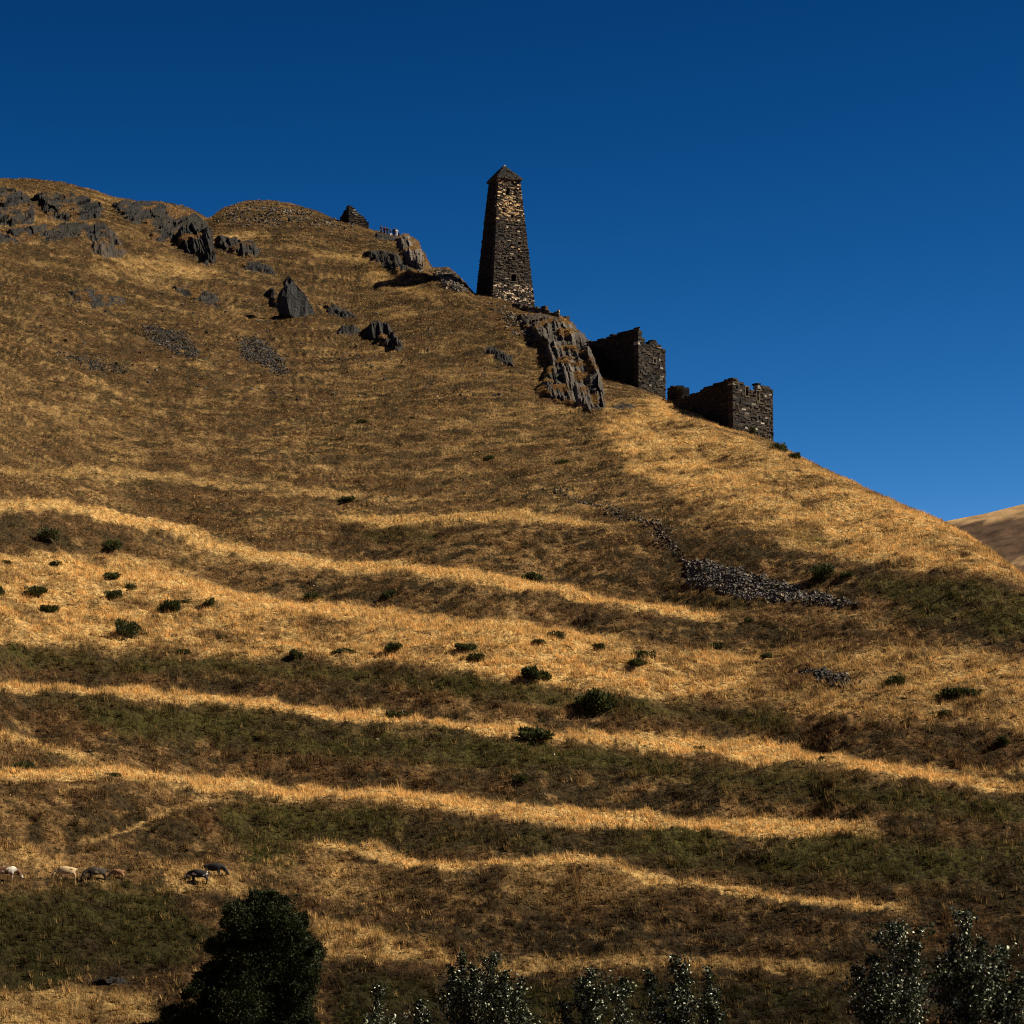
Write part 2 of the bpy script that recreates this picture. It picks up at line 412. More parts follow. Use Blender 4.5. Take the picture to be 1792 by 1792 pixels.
# relief: lumps, sheep-track ledges and small hollows
X, Y = ALL[..., 0], ALL[..., 1]
dz = 0.60 * fbm(X / 14, Y / 11, 41, 3) + 0.36 * fbm(X / 4.2, Y / 2.4, 42, 3) + 0.24 * fbm(X / 1.5, Y / 0.9, 43, 2)
ledge = fbm(X / 6, Y / 1.3, 44, 3)
dz += 0.30 * np.abs(ledge) * 2 - .15 + 0.09 * np.abs(fbm(X / 8, Y / .75 + X / 14, 55, 2)) + 0.16 * fbm(X / .8, Y / .6, 45, 2)
amp = np.ones(NR); amp[:NF - 3] = 0.5
fade = np.ones_like(dz)
fade[NF:NF + NV] = 0.35 + 0.65 * sstep(0, 60, dpx)
fade[NF + NV:] = 0.35
ALL[..., 2] += dz * fade * amp[:, None]
P = ALL[NF:NF + NV]

# ------------------------------------------------------------------ colour of the ground cover, point by point
STRAW = np.array((0.70, 0.44, 0.165)); TAN = np.array((0.33, 0.195, 0.078)); BROWN = np.array((0.135, 0.072, 0.028))
HEATH = np.array((0.062, 0.041, 0.017)); GREEN = np.array((0.066, 0.058, 0.014)); STONE = np.array((0.07, 0.062, 0.055))
def lerp3(a, b, t): return a * (1 - t[..., None]) + b * t[..., None]
def cover(px, py, X, Y):
    cx = np.clip(px, -30, 1820)
    B, D, G, O, K = (sample(M, cx, py) for M in (bright, dark, green, gold, rockm))
    n1 = fbm(X / 7, Y / 4, 51, 4, .6); n2 = fbm(X / 1.6, Y / .9, 52, 3, .65); n3 = fbm(X / 26, Y / 16, 53, 3)
    n4 = fbm(X / 4.5, Y / 1.1, 54, 4, .65)
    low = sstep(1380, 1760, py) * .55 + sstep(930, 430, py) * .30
    c = lerp3(np.broadcast_to(BROWN, X.shape + (3,)), TAN, np.clip(.42 + 1.0 * n1 + 1.1 * n4 + .45 * n3 + .5 * n2, 0, 1))
    c = lerp3(c, STRAW, np.clip((n1 + n4 - .30) * 1.6, 0, .5))
    n5 = fbm(X / 8 + 1.5 * n1, Y / .75 + X / 14, 55, 3, .6); up_ = sstep(1150, 850, py)
    c = lerp3(c, STRAW, np.clip(-n5 * 1.8 - .38, 0, .32) * up_)
    c = lerp3(c, HEATH, np.clip(n5 * 2.4 - .36, 0, .6) * up_ * (1 - .6 * O))
    c = lerp3(c, HEATH, np.clip((n4 + .9 * n2 + .04) * 2.2, 0, .9) * (1 - O * .6))
    c = lerp3(c, STRAW, np.clip(O * (.62 + 1.0 * n1 + .9 * n2 + .4 * n4), 0, 1))
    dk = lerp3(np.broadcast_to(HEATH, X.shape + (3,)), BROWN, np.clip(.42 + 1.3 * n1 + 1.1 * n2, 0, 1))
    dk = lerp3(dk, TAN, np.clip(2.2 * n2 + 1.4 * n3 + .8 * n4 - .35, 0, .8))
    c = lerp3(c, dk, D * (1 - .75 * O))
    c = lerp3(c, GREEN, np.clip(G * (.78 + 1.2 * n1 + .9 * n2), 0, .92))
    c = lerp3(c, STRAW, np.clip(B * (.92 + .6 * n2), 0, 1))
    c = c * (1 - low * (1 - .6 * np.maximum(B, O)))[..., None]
    c = lerp3(c, STONE, np.clip(K, 0, 1) * .8)
    return c, B, D, G, O, K
def proj(V):
    d = V - CAM
    zc = d[..., 1] * cp + d[..., 2] * sp
    yc = -d[..., 1] * sp + d[..., 2] * cp
    zc = np.maximum(zc, .1)
    return 896 + F * d[..., 0] / zc, 896 - F * yc / zc
PXA = np.repeat(cols[None, :], NR, 0)
PYA = np.concatenate([np.full((NF, NC), YB), PY, np.repeat(ysk[None, :], len(bk), 0)], 0)
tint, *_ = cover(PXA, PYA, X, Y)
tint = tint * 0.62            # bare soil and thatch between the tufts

def new_mat(name):
    m = bpy.data.materials.new(name)
    m.use_nodes = True
    nt = m.node_tree
    return m, nt.nodes, nt.links, nt.nodes['Principled BSDF']
def noise_node(n, l, scale, detail=5, rough=.6, stretch=None):
    tc = n.new('ShaderNodeTexCoord')
    t = n.new('ShaderNodeTexNoise')
    t.inputs['Scale'].default_value = scale; t.inputs['Detail'].default_value = detail; t.inputs['Roughness'].default_value = rough
    if stretch:
        mp = n.new('ShaderNodeMapping'); mp.inputs['Scale'].default_value = stretch
        l.new(tc.outputs['Object'], mp.inputs['Vector']); l.new(mp.outputs[0], t.inputs['Vector'])
    else:
        l.new(tc.outputs['Object'], t.inputs['Vector'])
    return t
def ramp(n, l, src, stops):
    r_ = n.new('ShaderNodeValToRGB')
    e = r_.color_ramp.elements
    while len(e) < len(stops): e.new(0.5)
    for q, (p, c) in zip(e, stops):
        q.position = p; q.color = (*c, 1) if len(c) == 3 else c
    l.new(src, r_.inputs[0])
    return r_
def tint_mat(name, scale=1.2, lo=.55, hi=1.5, bump=.0, rough=.95, spec=.1, stretch=None, bscale=None):
    m, n, l, b = new_mat(name)
    at = n.new('ShaderNodeAttribute'); at.attribute_name = 'tint'
    t = noise_node(n, l, scale, stretch=stretch)
    rp = ramp(n, l, t.outputs['Fac'], [(.3, (lo,) * 3), (.7, (hi,) * 3)])
    mx = n.new('ShaderNodeMix'); mx.data_type = 'RGBA'; mx.blend_type = 'MULTIPLY'; mx.inputs[0].default_value = 1
    l.new(at.outputs['Color'], mx.inputs[6]); l.new(rp.outputs[0], mx.inputs[7])
    l.new(mx.outputs[2], b.inputs['Base Color'])
    b.inputs['Roughness'].default_value = rough
    b.inputs['Specular IOR Level'].default_value = spec
    if bump:
        t2 = noise_node(n, l, bscale or scale * 2.5, stretch=stretch)
        bp = n.new('ShaderNodeBump'); bp.inputs['Strength'].default_value = bump; bp.inputs['Distance'].default_value = .3
        l.new(t2.outputs['Fac'], bp.inputs['Height']); l.new(bp.outputs[0], b.inputs['Normal'])
    return m
M_ground = tint_mat('dry_hillside', 2.8, .25, 1.85, bump=1.0, bscale=3.5)
M_rock = tint_mat('dark_slate_rock', 1.6, .45, 1.6, bump=.8, rough=.75, spec=.3, bscale=3.0)
M_stone = tint_mat('slate_masonry', 2.5, .6, 1.4, bump=.4, rough=.85, spec=.2)

idx = np.arange(NR * NC).reshape(NR, NC)
quads = np.stack([idx[:-1, :-1], idx[:-1, 1:], idx[1:, 1:], idx[1:, :-1]], -1).reshape(-1, 4)
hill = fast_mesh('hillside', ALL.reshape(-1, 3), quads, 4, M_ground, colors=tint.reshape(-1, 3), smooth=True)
tag(hill, kind='structure')

def surf(px, py, lift=0.0):
    """point of the hillside seen at photo pixel (px, py)"""
    px = np.asarray(px, float); py = np.asarray(py, float)
    fc = np.interp(px, cols, np.arange(NC))
    ys = np.interp(px, cols, ysk); yq = np.interp(px, cols, ysm)
    fr = np.where(py > yq, np.clip((py - YB) / (yq - YB), 0, 1) * (NL - 1), NL - 1 + np.clip((py - yq) / (ys - yq), 0, 1) * (NV - NL))
    ic = np.minimum(fc.astype(int), NC - 2); ir = np.minimum(fr.astype(int), NV - 2)
    a, b = (fc - ic)[..., None], (fr - ir)[..., None]
    q = (P[ir, ic] * (1 - a) + P[ir, ic + 1] * a) * (1 - b) + (P[ir + 1, ic] * (1 - a) + P[ir + 1, ic + 1] * a) * b
    q = q.copy(); q[..., 2] += lift
    return q
def ppm(px, py):
    """photo pixels per metre there"""
    q = surf(px, py)
    return F / np.linalg.norm(q - CAM)


def cam_dir(q):
    """unit horizontal direction from q towards the camera"""
    d = CAM - q; d[..., 2] = 0
    return d / np.linalg.norm(d, axis=-1, keepdims=True)

# ------------------------------------------------------------------ distant hills and the plain below everything
def far_hills():
    az = np.concatenate([np.linspace(-180, -12, 150, endpoint=False), np.linspace(-12, 16, 200, endpoint=False), np.linspace(16, 180, 150)])  # the circle goes on unseen behind the camera, blocking low horizon light
    pxs = np.array([-700, 0, 900, 1500, 1650, 1720, 1792, 1950, 2300])
    pys = np.array([800, 760, 980, 962, 912, 899, 882, 850, 800])
    ux, uy, uz = ray(pxs, pys)
    azk = np.degrees(np.arctan2(ux, uy)); elk = np.degrees(np.arctan2(uz, np.hypot(ux, uy)))
    E = np.interp(az, np.concatenate([[-180, -120, -60, -30], azk, [25, 45, 80, 130, 180]]), np.concatenate([[9, 11, 8, 10], elk, [8, 10, 7, 11, 9]]))
    rows = np.linspace(0, 1, 150)
    V = np.zeros((len(rows) + 4, len(az), 3))
    sa, ca = np.sin(np.radians(az)), np.cos(np.radians(az))
    for i, t in enumerate(rows):
        te_ = np.tan(np.radians(-.6 + (E + .6) * t))
        rr = 760 + 640 * t ** 1.25
        V[i, :, 0] = sa * rr; V[i, :, 1] = ca * rr; V[i, :, 2] = CAM[2] + te_ * rr
    for k, b in enumerate((15, 50, 200, 800)):
        V[len(rows) + k] = V[len(rows) - 1]
        V[len(rows) + k, :, 0] += sa * b; V[len(rows) + k, :, 1] += ca * b; V[len(rows) + k, :, 2] -= b * b / 400 if b < 60 else b * .45
    V[0, :, 2] = -45
    X, Y = V[..., 0], V[..., 1]
    V[2:, :, 2] += (4 * fbm(X / 60, Y / 14, 72, 3))[2:] * np.where(np.arange(2, len(V)) < len(rows) - 3, 1, .15)[:, None]
    t = np.clip(.50 + 1.6 * fbm(X / 70, V[..., 2] / 6, 73, 4), 0, 1)
    c = lerp3(np.broadcast_to(np.array((.10, .060, .036)), X.shape + (3,)), np.array((.40, .25, .12)), sstep(.45, .75, t))
    idx = np.arange(V.shape[0] * V.shape[1]).reshape(V.shape[:2])
    qd = np.stack([idx[:-1, :-1], idx[:-1, 1:], idx[1:, 1:], idx[1:, :-1]], -1).reshape(-1, 4)
    o = fast_mesh('distant_hills', V.reshape(-1, 3), qd, 4, tint_mat('far_dry_grass', .12, .45, 1.5, bump=1.0, bscale=.25), colors=c.reshape(-1, 3), smooth=True)
    tag(o, kind='structure')
far_hills()
def plain():
    a = np.linspace(0, 2 * np.pi, 96, endpoint=False)
    rr = [0, 60, 300, 900, 2500, 6000, 12000]
    V = [(0, 0, -40.0)] + [(math.cos(t) * q, math.sin(t) * q, -40.0) for q in rr[1:] for t in a]
    bm = bmesh.new()
    vs = [bm.verts.new(v) for v in V]
    n = len(a)
    for i in range(n):
        bm.faces.new((vs[0], vs[1 + i], vs[1 + (i + 1) % n]))
        for k in range(len(rr) - 2):
            p = 1 + k * n
            bm.faces.new((vs[p + i], vs[p + n + i], vs[p + n + (i + 1) % n], vs[p + (i + 1) % n]))
    me = bpy.data.meshes.new('ground'); bm.to_mesh(me); bm.free()
    m, n_, l, b = new_mat('valley_ground')
    t = noise_node(n_, l, .02)
    rp = ramp(n_, l, t.outputs['Fac'], [(.35, (.12, .075, .03)), (.65, (.22, .14, .05))])
    l.new(rp.outputs[0], b.inputs['Base Color']); b.inputs['Roughness'].default_value = .95
    me.materials.append(m)
    o = bpy.data.objects.new('ground', me); COL.objects.link(o); tag(o, kind='structure')
plain()

# ------------------------------------------------------------------ rock outcrops standing out of the slope
TURF_PTS = []
def rock_patch(name, label, poly, out, lum, style, seed):
    out = out * (.8 if style == 'block' else .75); lum = lum * (.22 if lum < 1 else .32)
    Pg = np.array(poly, float)
    x0, y0, x1, y1 = Pg[:, 0].min() - 5, Pg[:, 1].min() - 5, Pg[:, 0].max() + 5, Pg[:, 1].max() + 5
    st = 1.15
    gx, gy = np.meshgrid(np.arange(x0, x1 + st, st), np.arange(y0, y1 + st, st))
    wx_ = gx + 7.0 * fbm(gx / 18, gy / 12, seed, 4, .6); wy_ = gy + 6.0 * fbm(gx / 16, gy / 9, seed + 3, 4, .6)
    sd = poly_sd(wx_, wy_, Pg)
    inside = sd > 0
    any_ = inside.any(0)
    if not any_.any(): return
    top = np.where(any_, gy[np.argmax(inside, 0), 0], y0)
    bot = np.where(any_, gy[len(gy) - 1 - np.argmax(inside[::-1], 0), 0], y0 + 1)
    v = np.clip((gy - top[None, :]) / np.maximum(bot - top, 3)[None, :], 0, 1)
    q = surf(gx, gy)
    m = F / float(np.linalg.norm(q[len(q) // 2, q.shape[1] // 2] - CAM))     # px per metre
    mx_, my_ = gx / m, gy / m
    prof = sstep(0, .10, v) * (1 - v) ** .6 * .75 + .25
    edge = sstep(-.5, 7.0, sd)
    h = out * prof * edge
    if style == 'streak':
        tilt = mx_ * 1.0 - my_ * .35
        rid = 1 - np.abs(fbm(tilt / 1.6, my_ / 7.0, seed + 5, 3)) * 2
        c1, i1, e1 = cells(tilt / 1.5, my_ / 4.5, seed + 6)
        c2, i2, e2 = cells(tilt / .55, my_ / 1.6, seed + 7)
        rid2 = 1 - np.abs(fbm(tilt / .8, my_ / 4.0, seed + 15, 3)) * 2
        h = h + edge * (out * (.24 * (rid - .5) + .40 * (i1 - .5) + .14 * (i2 - .5) + .16 * (rid2 - .5)))
        tone = .4 + .9 * i1 * (.4 + 1.2 * i2)
    elif style == 'block':
        tilt = mx_ * .9 + my_ * .3
        c1, i1, e1 = cells(tilt / 2.0, my_ / 1.3, seed + 6)
        c2, i2, e2 = cells(mx_ / .8, my_ / .6, seed + 7)
        h = h + edge * out * (.34 * (i1 - .5) + .14 * (i2 - .5) + .12 * fbm(mx_ / 2.5, my_ / 2.5, seed + 8, 3) + .15 * (.6 - c1))
        tone = .5 + .6 * i1 * (.6 + .8 * i2)
    else:
        c1, i1, e1 = cells(mx_ / .75, my_ / .6, seed + 6)
        c2, i2, e2 = cells(mx_ / .35, my_ / .3, seed + 7)
        h = h + edge * (.55 * (.55 - c1) * (0.4 + i1) + .25 * (.5 - c2) + .3 * fbm(mx_ / 3, my_ / 3, seed + 8, 3))
        tone = .35 + 1.1 * i1 * (.4 + i2)
    # bedding: hard beds stand out as ledges, soft ones are hollowed
    bed = my_ + .35 * mx_ + .5 * fbm(mx_ / 3, my_ / 3, seed + 21, 3)
    if style == 'block': h = h + edge * out * .22 * np.sign(np.sin(bed * 3.6)) * (.5 + vnoise(mx_ / 2.2, bed / 1.7, seed + 23))
    h = h - .9 * (1 - sstep(-2.5, .8, sd))
    w = q + cam_dir(q) * h[..., None] + np.array((0, 0, .22)) * h[..., None]
    keep = sd > -3.2
    idx = np.arange(gx.size).reshape(gx.shape)
    ok = keep[:-1, :-1] & keep[1:, :-1] & keep[:-1, 1:] & keep[1:, 1:]
    qd = np.stack([idx[1:, :-1], idx[1:, 1:], idx[:-1, 1:], idx[:-1, :-1]], -1)[ok]
    used = np.unique(qd)
    remap = np.zeros(gx.size, int); remap[used] = np.arange(len(used))
    base = np.array((.074, .058, .045))
    warm = np.array((.14, .09, .05)) if lum < .5 else np.array((.115, .092, .070))
    c = lerp3(np.broadcast_to(base, gx.shape + (3,)), warm, np.clip(.3 + .9 * fbm(mx_ / 1.8, my_ / 1.8, seed + 9, 3), 0, 1)) * (lum * tone)[..., None]
    # turf creeping over the ledges
    turf = np.clip((fbm(mx_ / 2.2, my_ / .9, seed + 12, 4, .6) - (.17 if style == 'block' else .18)) * 4, 0, .95)
    c = lerp3(c, np.array((.12, .068, .027)), turf)
    tp = (turf > .35) & (sd > .5)
    TURF_PTS.append(np.concatenate([w[tp], gx[tp][:, None], gy[tp][:, None]], -1))
    o = fast_mesh(name, w.reshape(-1, 3)[used], remap[qd], 4, M_rock, colors=np.clip(c, .004, .5).reshape(-1, 3)[used], smooth=False)
    tag(o, label, {'cliff': 'cliff', 'rocky_mound': 'rock mound'}.get(name, 'rock'), 'rock outcrops on the hillside')
for i_, (nm_, lb_, pg_, out_, lum_, sty_) in enumerate(ROCKS):
    rock_patch(nm_, lb_, pg_, out_, lum_, sty_, 200 + 17 * i_)

def boulder(name, label, px, py, pts, lum, seed, sink=.4, group=None, cat='boulder'):
    """faceted block: convex hull of pts (metres: right, away, up), roughened"""
    q = surf(px, py)
    bm = bmesh.new()
    for p in pts: bm.verts.new(p)
    bmesh.ops.convex_hull(bm, input=bm.verts)
    bmesh.ops.triangulate(bm, faces=bm.faces)
    for v in [v for v in bm.verts if not v.link_faces]: bm.verts.remove(v)
    bmesh.ops.subdivide_edges(bm, edges=bm.edges, cuts=2, use_grid_fill=True)
    bm.normal_update()
    size = max(abs(c) for p in pts for c in p)
    rr = random.Random(seed)
    for v in bm.verts:
        v.co += v.normal * rr.gauss(0, .018) * size
    me = bpy.data.meshes.new(name); bm.to_mesh(me); bm.free()
    at = me.attributes.new('tint', 'FLOAT_COLOR', 'POINT')
    for i in range(len(me.vertices)):
        w = lum * rr.uniform(.6, 1.3)
        at.data[i].color = (.075 * w, .072 * w, .075 * w, 1)
    me.materials.append(M_rock)
    o = bpy.data.objects.new(name, me); COL.objects.link(o)
    o.location = (q[0], q[1], q[2] - sink)
    tag(o, label, cat, group)
    return o
boulder('boulder', 'tall pointed black boulder standing alone on the brown slope', 515, 553,
        [(-2.8, -.5, 2.2), (-2.0, 1.2, .3), (-1.5, -.8, 4.6), (-1.9, 0, 5.0), (-.2, -.4, 5.4), (-.3, .5, 5.2), (-1.0, 0, 6.7), (1.9, -.3, 3.4), (2.9, .3, .9), (3.0, .3, -.6), (1.6, -1.2, -.8), (-.5, -1.6, .2), (-2.4, -1.0, .8), (1.5, 1.6, 2.4), (-1.4, 1.5, 3.2)], .24, 5)

# ------------------------------------------------------------------ loose rubble: fans of broken stone
def rubble(label, poly, n, smin, smax, lum, seed, mix=.5, edge=8):
    g = np.random.default_rng(seed)
    Pg = np.array(poly, float)
    x0, y0, x1, y1 = Pg[:, 0].min(), Pg[:, 1].min(), Pg[:, 0].max(), Pg[:, 1].max()
    px = g.uniform(x0, x1, n * 6); py = g.uniform(y0, y1, n * 6)
    sd = poly_sd(px + 4 * fbm(px / 15, py / 10, seed, 2), py + 3 * fbm(px / 13, py / 9, seed + 1, 2), Pg)
    ok = g.random(len(px)) < sstep(-2, edge, sd)
    px, py = px[ok][:n], py[ok][:n]
    q = surf(px, py)
    n = len(px)
    # each stone: a squashed irregular 8-corner block
    cube = np.array([(-1, -1, -1), (1, -1, -1), (1, 1, -1), (-1, 1, -1), (-1, -1, 1), (1, -1, 1), (1, 1, 1), (-1, 1, 1)], float)
    s_ = smin + (smax - smin) * g.random(n) ** 2.2
    dim = s_[:, None] * g.uniform([.8, .6, .35], [1.5, 1.1, .8], (n, 3)) * .5
    V = cube[None] * dim[:, None, :] * g.uniform(.6, 1.15, (n, 8, 3))
    a = g.uniform(0, 6.28, n); t1 = g.normal(0, .35, n); t2 = g.normal(-.25, .35, n)
    ca, sa = np.cos(a), np.sin(a)
    x = V[..., 0] * ca[:, None] - V[..., 1] * sa[:, None]; y = V[..., 0] * sa[:, None] + V[..., 1] * ca[:, None]; z = V[..., 2]
    x, z = x * np.cos(t1)[:, None] - z * np.sin(t1)[:, None], x * np.sin(t1)[:, None] + z * np.cos(t1)[:, None]
    y, z = y * np.cos(t2)[:, None] - z * np.sin(t2)[:, None], y * np.sin(t2)[:, None] + z * np.cos(t2)[:, None]
    V = np.stack([x, y, z], -1) + q[:, None, :] + np.array((0, 0, 1.0)) * (dim[:, 2] * .15)[:, None, None]
    fc = np.array([(0, 3, 2, 1), (4, 5, 6, 7), (0, 1, 5, 4), (1, 2, 6, 5), (2, 3, 7, 6), (3, 0, 4, 7)])
    Fc = (fc[None] + (np.arange(n) * 8)[:, None, None]).reshape(-1, 4)
    tone = .7 * lum * g.uniform(.2, 1.0, n) * np.where(g.random(n) < .25, 2.2, 1.0)
    base = np.where((g.random(n) < mix)[:, None], np.array((.13, .115, .105)), np.array((.17, .125, .08)))
    c = np.repeat(base * tone[:, None], 6, 0)
    o = fast_mesh('rubble', V.reshape(-1, 3), Fc, 4, M_rock, colors=c, domain='FACE')
    tag(o, label, 'rubble', kind='stuff')
RUBBLE = [
    ('dense tongue of dark broken stone on the right of the slope', [(1196, 976), (1230, 978), (1300, 996), (1400, 1024), (1480, 1046), (1512, 1058), (1450, 1056), (1380, 1050), (1300, 1044), (1240, 1030), (1200, 1016)], 7500, .10, .46, 1.15, 301, .7),
    ('thin scatter of pale stones running down to the dense tongue', [(925, 845), (990, 860), (1060, 882), (1140, 908), (1190, 924), (1180, 940), (1210, 972), (1195, 985), (1130, 935), (1050, 905), (990, 880), (930, 858)], 2300, .08, .38, 1.1, 302, .35),
    ('small isolated patch of dark stones below the dense tongue', [(1398, 1177), (1440, 1178), (1480, 1190), (1508, 1198), (1480, 1207), (1440, 1200), (1412, 1188)], 800, .12, .5, .95, 303, .7),
    ('grey gravel fan on the left slope, upper of the two', [(238, 570), (280, 566), (330, 585), (352, 610), (348, 638), (300, 625), (255, 600)], 2600, .06, .34, .62, 304, .7),
    ('grey stone fan ending in a point left of centre', [(414, 588), (452, 586), (485, 606), (505, 640), (518, 664), (490, 662), (455, 645), (418, 628)], 3400, .06, .36, .66, 305, .7),
    ('thin stony streak across the far left slope', [(90, 616), (150, 614), (200, 632), (240, 650), (200, 656), (130, 640)], 1300, .06, .30, .55, 306, .7),
    ('scattered white and grey stones below the fluted crag', [(520, 610), (560, 615), (620, 625), (690, 630), (650, 640), (600, 632), (550, 625)], 420, .08, .4, .8, 307, .6),
    ('pale stones spilling below the tower and its retaining wall', [(850, 524), (905, 545), (940, 575), (935, 600), (900, 590), (870, 560)], 420, .10, .5, 1.3, 308, .4),
    ('sparse stones strewn over the upper slope', [(60, 480), (820, 540), (960, 720), (400, 700), (60, 640)], 800, .10, .45, 1.1, 309, .5),
    ('stones strewn over the domed mound on the skyline left of the hut ruin', [(364, 390), (385, 366), (430, 349), (480, 349), (550, 364), (600, 386), (640, 396), (640, 406), (600, 410), (530, 400), (460, 400), (400, 398)], 1100, .10, .60, .85, 311, .3),
    ('speckled stones on the crest knob just left of the tower', [(752, 472), (785, 467), (802, 482), (828, 512), (800, 514), (770, 498)], 700, .12, .75, 1.0, 312, .4),
    ('few pale stones scattered over the terraces', [(0, 900), (1100, 1000), (1780, 1150), (1780, 1600), (600, 1680), (0, 1500)], 110, .1, .3, 2.4, 310, .3),
]
for lb_, pg_, n_, a_, b_, lum_, sd_, mx__ in RUBBLE:
    rubble(lb_, pg_, n_, a_, b_, lum_, sd_, mx__, edge=9 if sd_ in (301, 303) else (22 if sd_ == 302 else 16))
rub_keep = np.zeros_like(GX)
for k_ in (0, 2):
    rub_keep = np.maximum(rub_keep, sstep(0, 5, poly_sd(GX, GY, RUBBLE[k_][1])))
for k_ in (1, 3, 4):
    rub_keep = np.maximum(rub_keep, .8 * sstep(0, 14, poly_sd(GX, GY, RUBBLE[k_][1])))

# ------------------------------------------------------------------ grass: tufts of real blades over the whole slope
def leafy_mat(name, trans=.35, rough=.6, spec=.15, attr=True, col=None):
    m = bpy.data.materials.new(name); m.use_nodes = True
    n, l = m.node_tree.nodes, m.node_tree.links
    n.remove(n['Principled BSDF'])
    out = n['Material Output']
    if attr:
        c = n.new('ShaderNodeAttribute'); c.attribute_name = 'tint'; src = c.outputs['Color']
    else:
        c = n.new('ShaderNodeRGB'); c.outputs[0].default_value = (*col, 1); src = c.outputs[0]
    d = n.new('ShaderNodeBsdfPrincipled'); d.inputs['Roughness'].default_value = rough; d.inputs['Specular IOR Level'].default_value = spec
    t = n.new('ShaderNodeBsdfTranslucent')
    mx = n.new('ShaderNodeMixShader'); mx.inputs[0].default_value = trans
    l.new(src, d.inputs['Base Color']); l.new(src, t.inputs['Color'])
    l.new(d.outputs[0], mx.inputs[1]); l.new(t.outputs[0], mx.inputs[2]); l.new(mx.outputs[0], out.inputs['Surface'])
    return m
M_grass = leafy_mat('grass_blades', .4, .7, .1)

def grass(label, total, nb, seed):
    g = np.random.default_rng(seed)
    r0, r1 = NF - 6, NF + NV + 5
    A = ALL[r0:r1]
    e1 = A[:-1, 1:] - A[:-1, :-1]; e2 = A[1:, :-1] - A[:-1, :-1]
    area = np.linalg.norm(np.cross(e1, e2), axis=-1)
    cm = ((cols[:-1] > -260) & (cols[:-1] < 2050)).astype(float)
    rows_w = np.ones(area.shape[0])
    w = area * cm[None, :] * rows_w[:, None]
    w = w / w.sum()
    cnt = g.multinomial(total, w.ravel()).reshape(w.shape)
    ii, jj = np.nonzero(cnt)
    ii = np.repeat(ii, cnt[cnt > 0]); jj = np.repeat(jj, cnt[cnt > 0])
    u, v = g.random(len(ii))[:, None], g.random(len(ii))[:, None]
    q = (A[ii, jj] * (1 - u) + A[ii, jj + 1] * u) * (1 - v) + (A[ii + 1, jj] * (1 - u) + A[ii + 1, jj + 1] * u) * v
    px = cols[jj] + u[:, 0] * (cols[jj + 1] - cols[jj])
    py = PYA[r0:r1][ii, jj]
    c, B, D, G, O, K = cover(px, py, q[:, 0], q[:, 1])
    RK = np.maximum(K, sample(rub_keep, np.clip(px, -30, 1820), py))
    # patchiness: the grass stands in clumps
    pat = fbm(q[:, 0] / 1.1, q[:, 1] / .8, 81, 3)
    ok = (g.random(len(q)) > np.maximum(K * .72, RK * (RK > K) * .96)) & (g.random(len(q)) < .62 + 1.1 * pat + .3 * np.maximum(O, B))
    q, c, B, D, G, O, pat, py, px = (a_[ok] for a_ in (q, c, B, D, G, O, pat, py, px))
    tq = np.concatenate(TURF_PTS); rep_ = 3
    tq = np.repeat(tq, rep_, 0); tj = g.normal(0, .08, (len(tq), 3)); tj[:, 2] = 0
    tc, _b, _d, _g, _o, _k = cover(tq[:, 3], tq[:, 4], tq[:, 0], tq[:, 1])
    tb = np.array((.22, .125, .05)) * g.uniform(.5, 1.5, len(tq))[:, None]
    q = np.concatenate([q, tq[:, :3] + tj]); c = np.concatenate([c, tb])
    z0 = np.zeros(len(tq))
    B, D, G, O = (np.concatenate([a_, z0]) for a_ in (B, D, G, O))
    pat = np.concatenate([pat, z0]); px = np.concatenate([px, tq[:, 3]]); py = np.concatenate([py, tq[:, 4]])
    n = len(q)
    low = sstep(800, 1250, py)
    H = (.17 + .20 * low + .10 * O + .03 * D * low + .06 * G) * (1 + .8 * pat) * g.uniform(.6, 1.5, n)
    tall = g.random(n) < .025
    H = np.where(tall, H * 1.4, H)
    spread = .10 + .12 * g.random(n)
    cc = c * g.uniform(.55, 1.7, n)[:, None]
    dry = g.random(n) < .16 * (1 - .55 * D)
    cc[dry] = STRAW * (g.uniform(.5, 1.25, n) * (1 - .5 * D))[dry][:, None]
    k = nb
    ang = g.uniform(0, 6.283, (n, k)); rad = np.sqrt(g.random((n, k))) * spread[:, None]
    bx_ = q[:, None, 0] + np.cos(ang) * rad; by_ = q[:, None, 1] + np.sin(ang) * rad
    bz_ = np.repeat(q[:, 2][:, None], k, 1) - .04
    h = H[:, None] * g.uniform(.55, 1.15, (n, k))
    la = ang + g.normal(0, .8, (n, k)); ln = h * g.uniform(.05, .6, (n, k))
    wdt = .016 + .020 * g.random((n, k)); fa = g.uniform(0, 6.283, (n, k))
    ox, oy = np.cos(fa) * wdt, np.sin(fa) * wdt
    v0 = np.stack([bx_ - ox, by_ - oy, bz_], -1); v1 = np.stack([bx_ + ox, by_ + oy, bz_], -1)
    v2 = np.stack([bx_ + np.cos(la) * ln - .10 * h, by_ + np.sin(la) * ln, bz_ + h], -1)
    V = np.stack([v0, v1, v2], 2).reshape(-1, 3)
    Fc = np.arange(len(V)).reshape(-1, 3)
    cb = (cc[:, None, :] * g.uniform(.8, 1.2, (n, k, 1))).reshape(-1, 3)
    o = fast_mesh('grass', V, Fc, 3, M_grass, colors=cb, domain='FACE')
    tag(o, label, 'grass', kind='stuff')
grass('dry golden brown and dark green grass covering the hillside terraces', 460000, 7, 82)

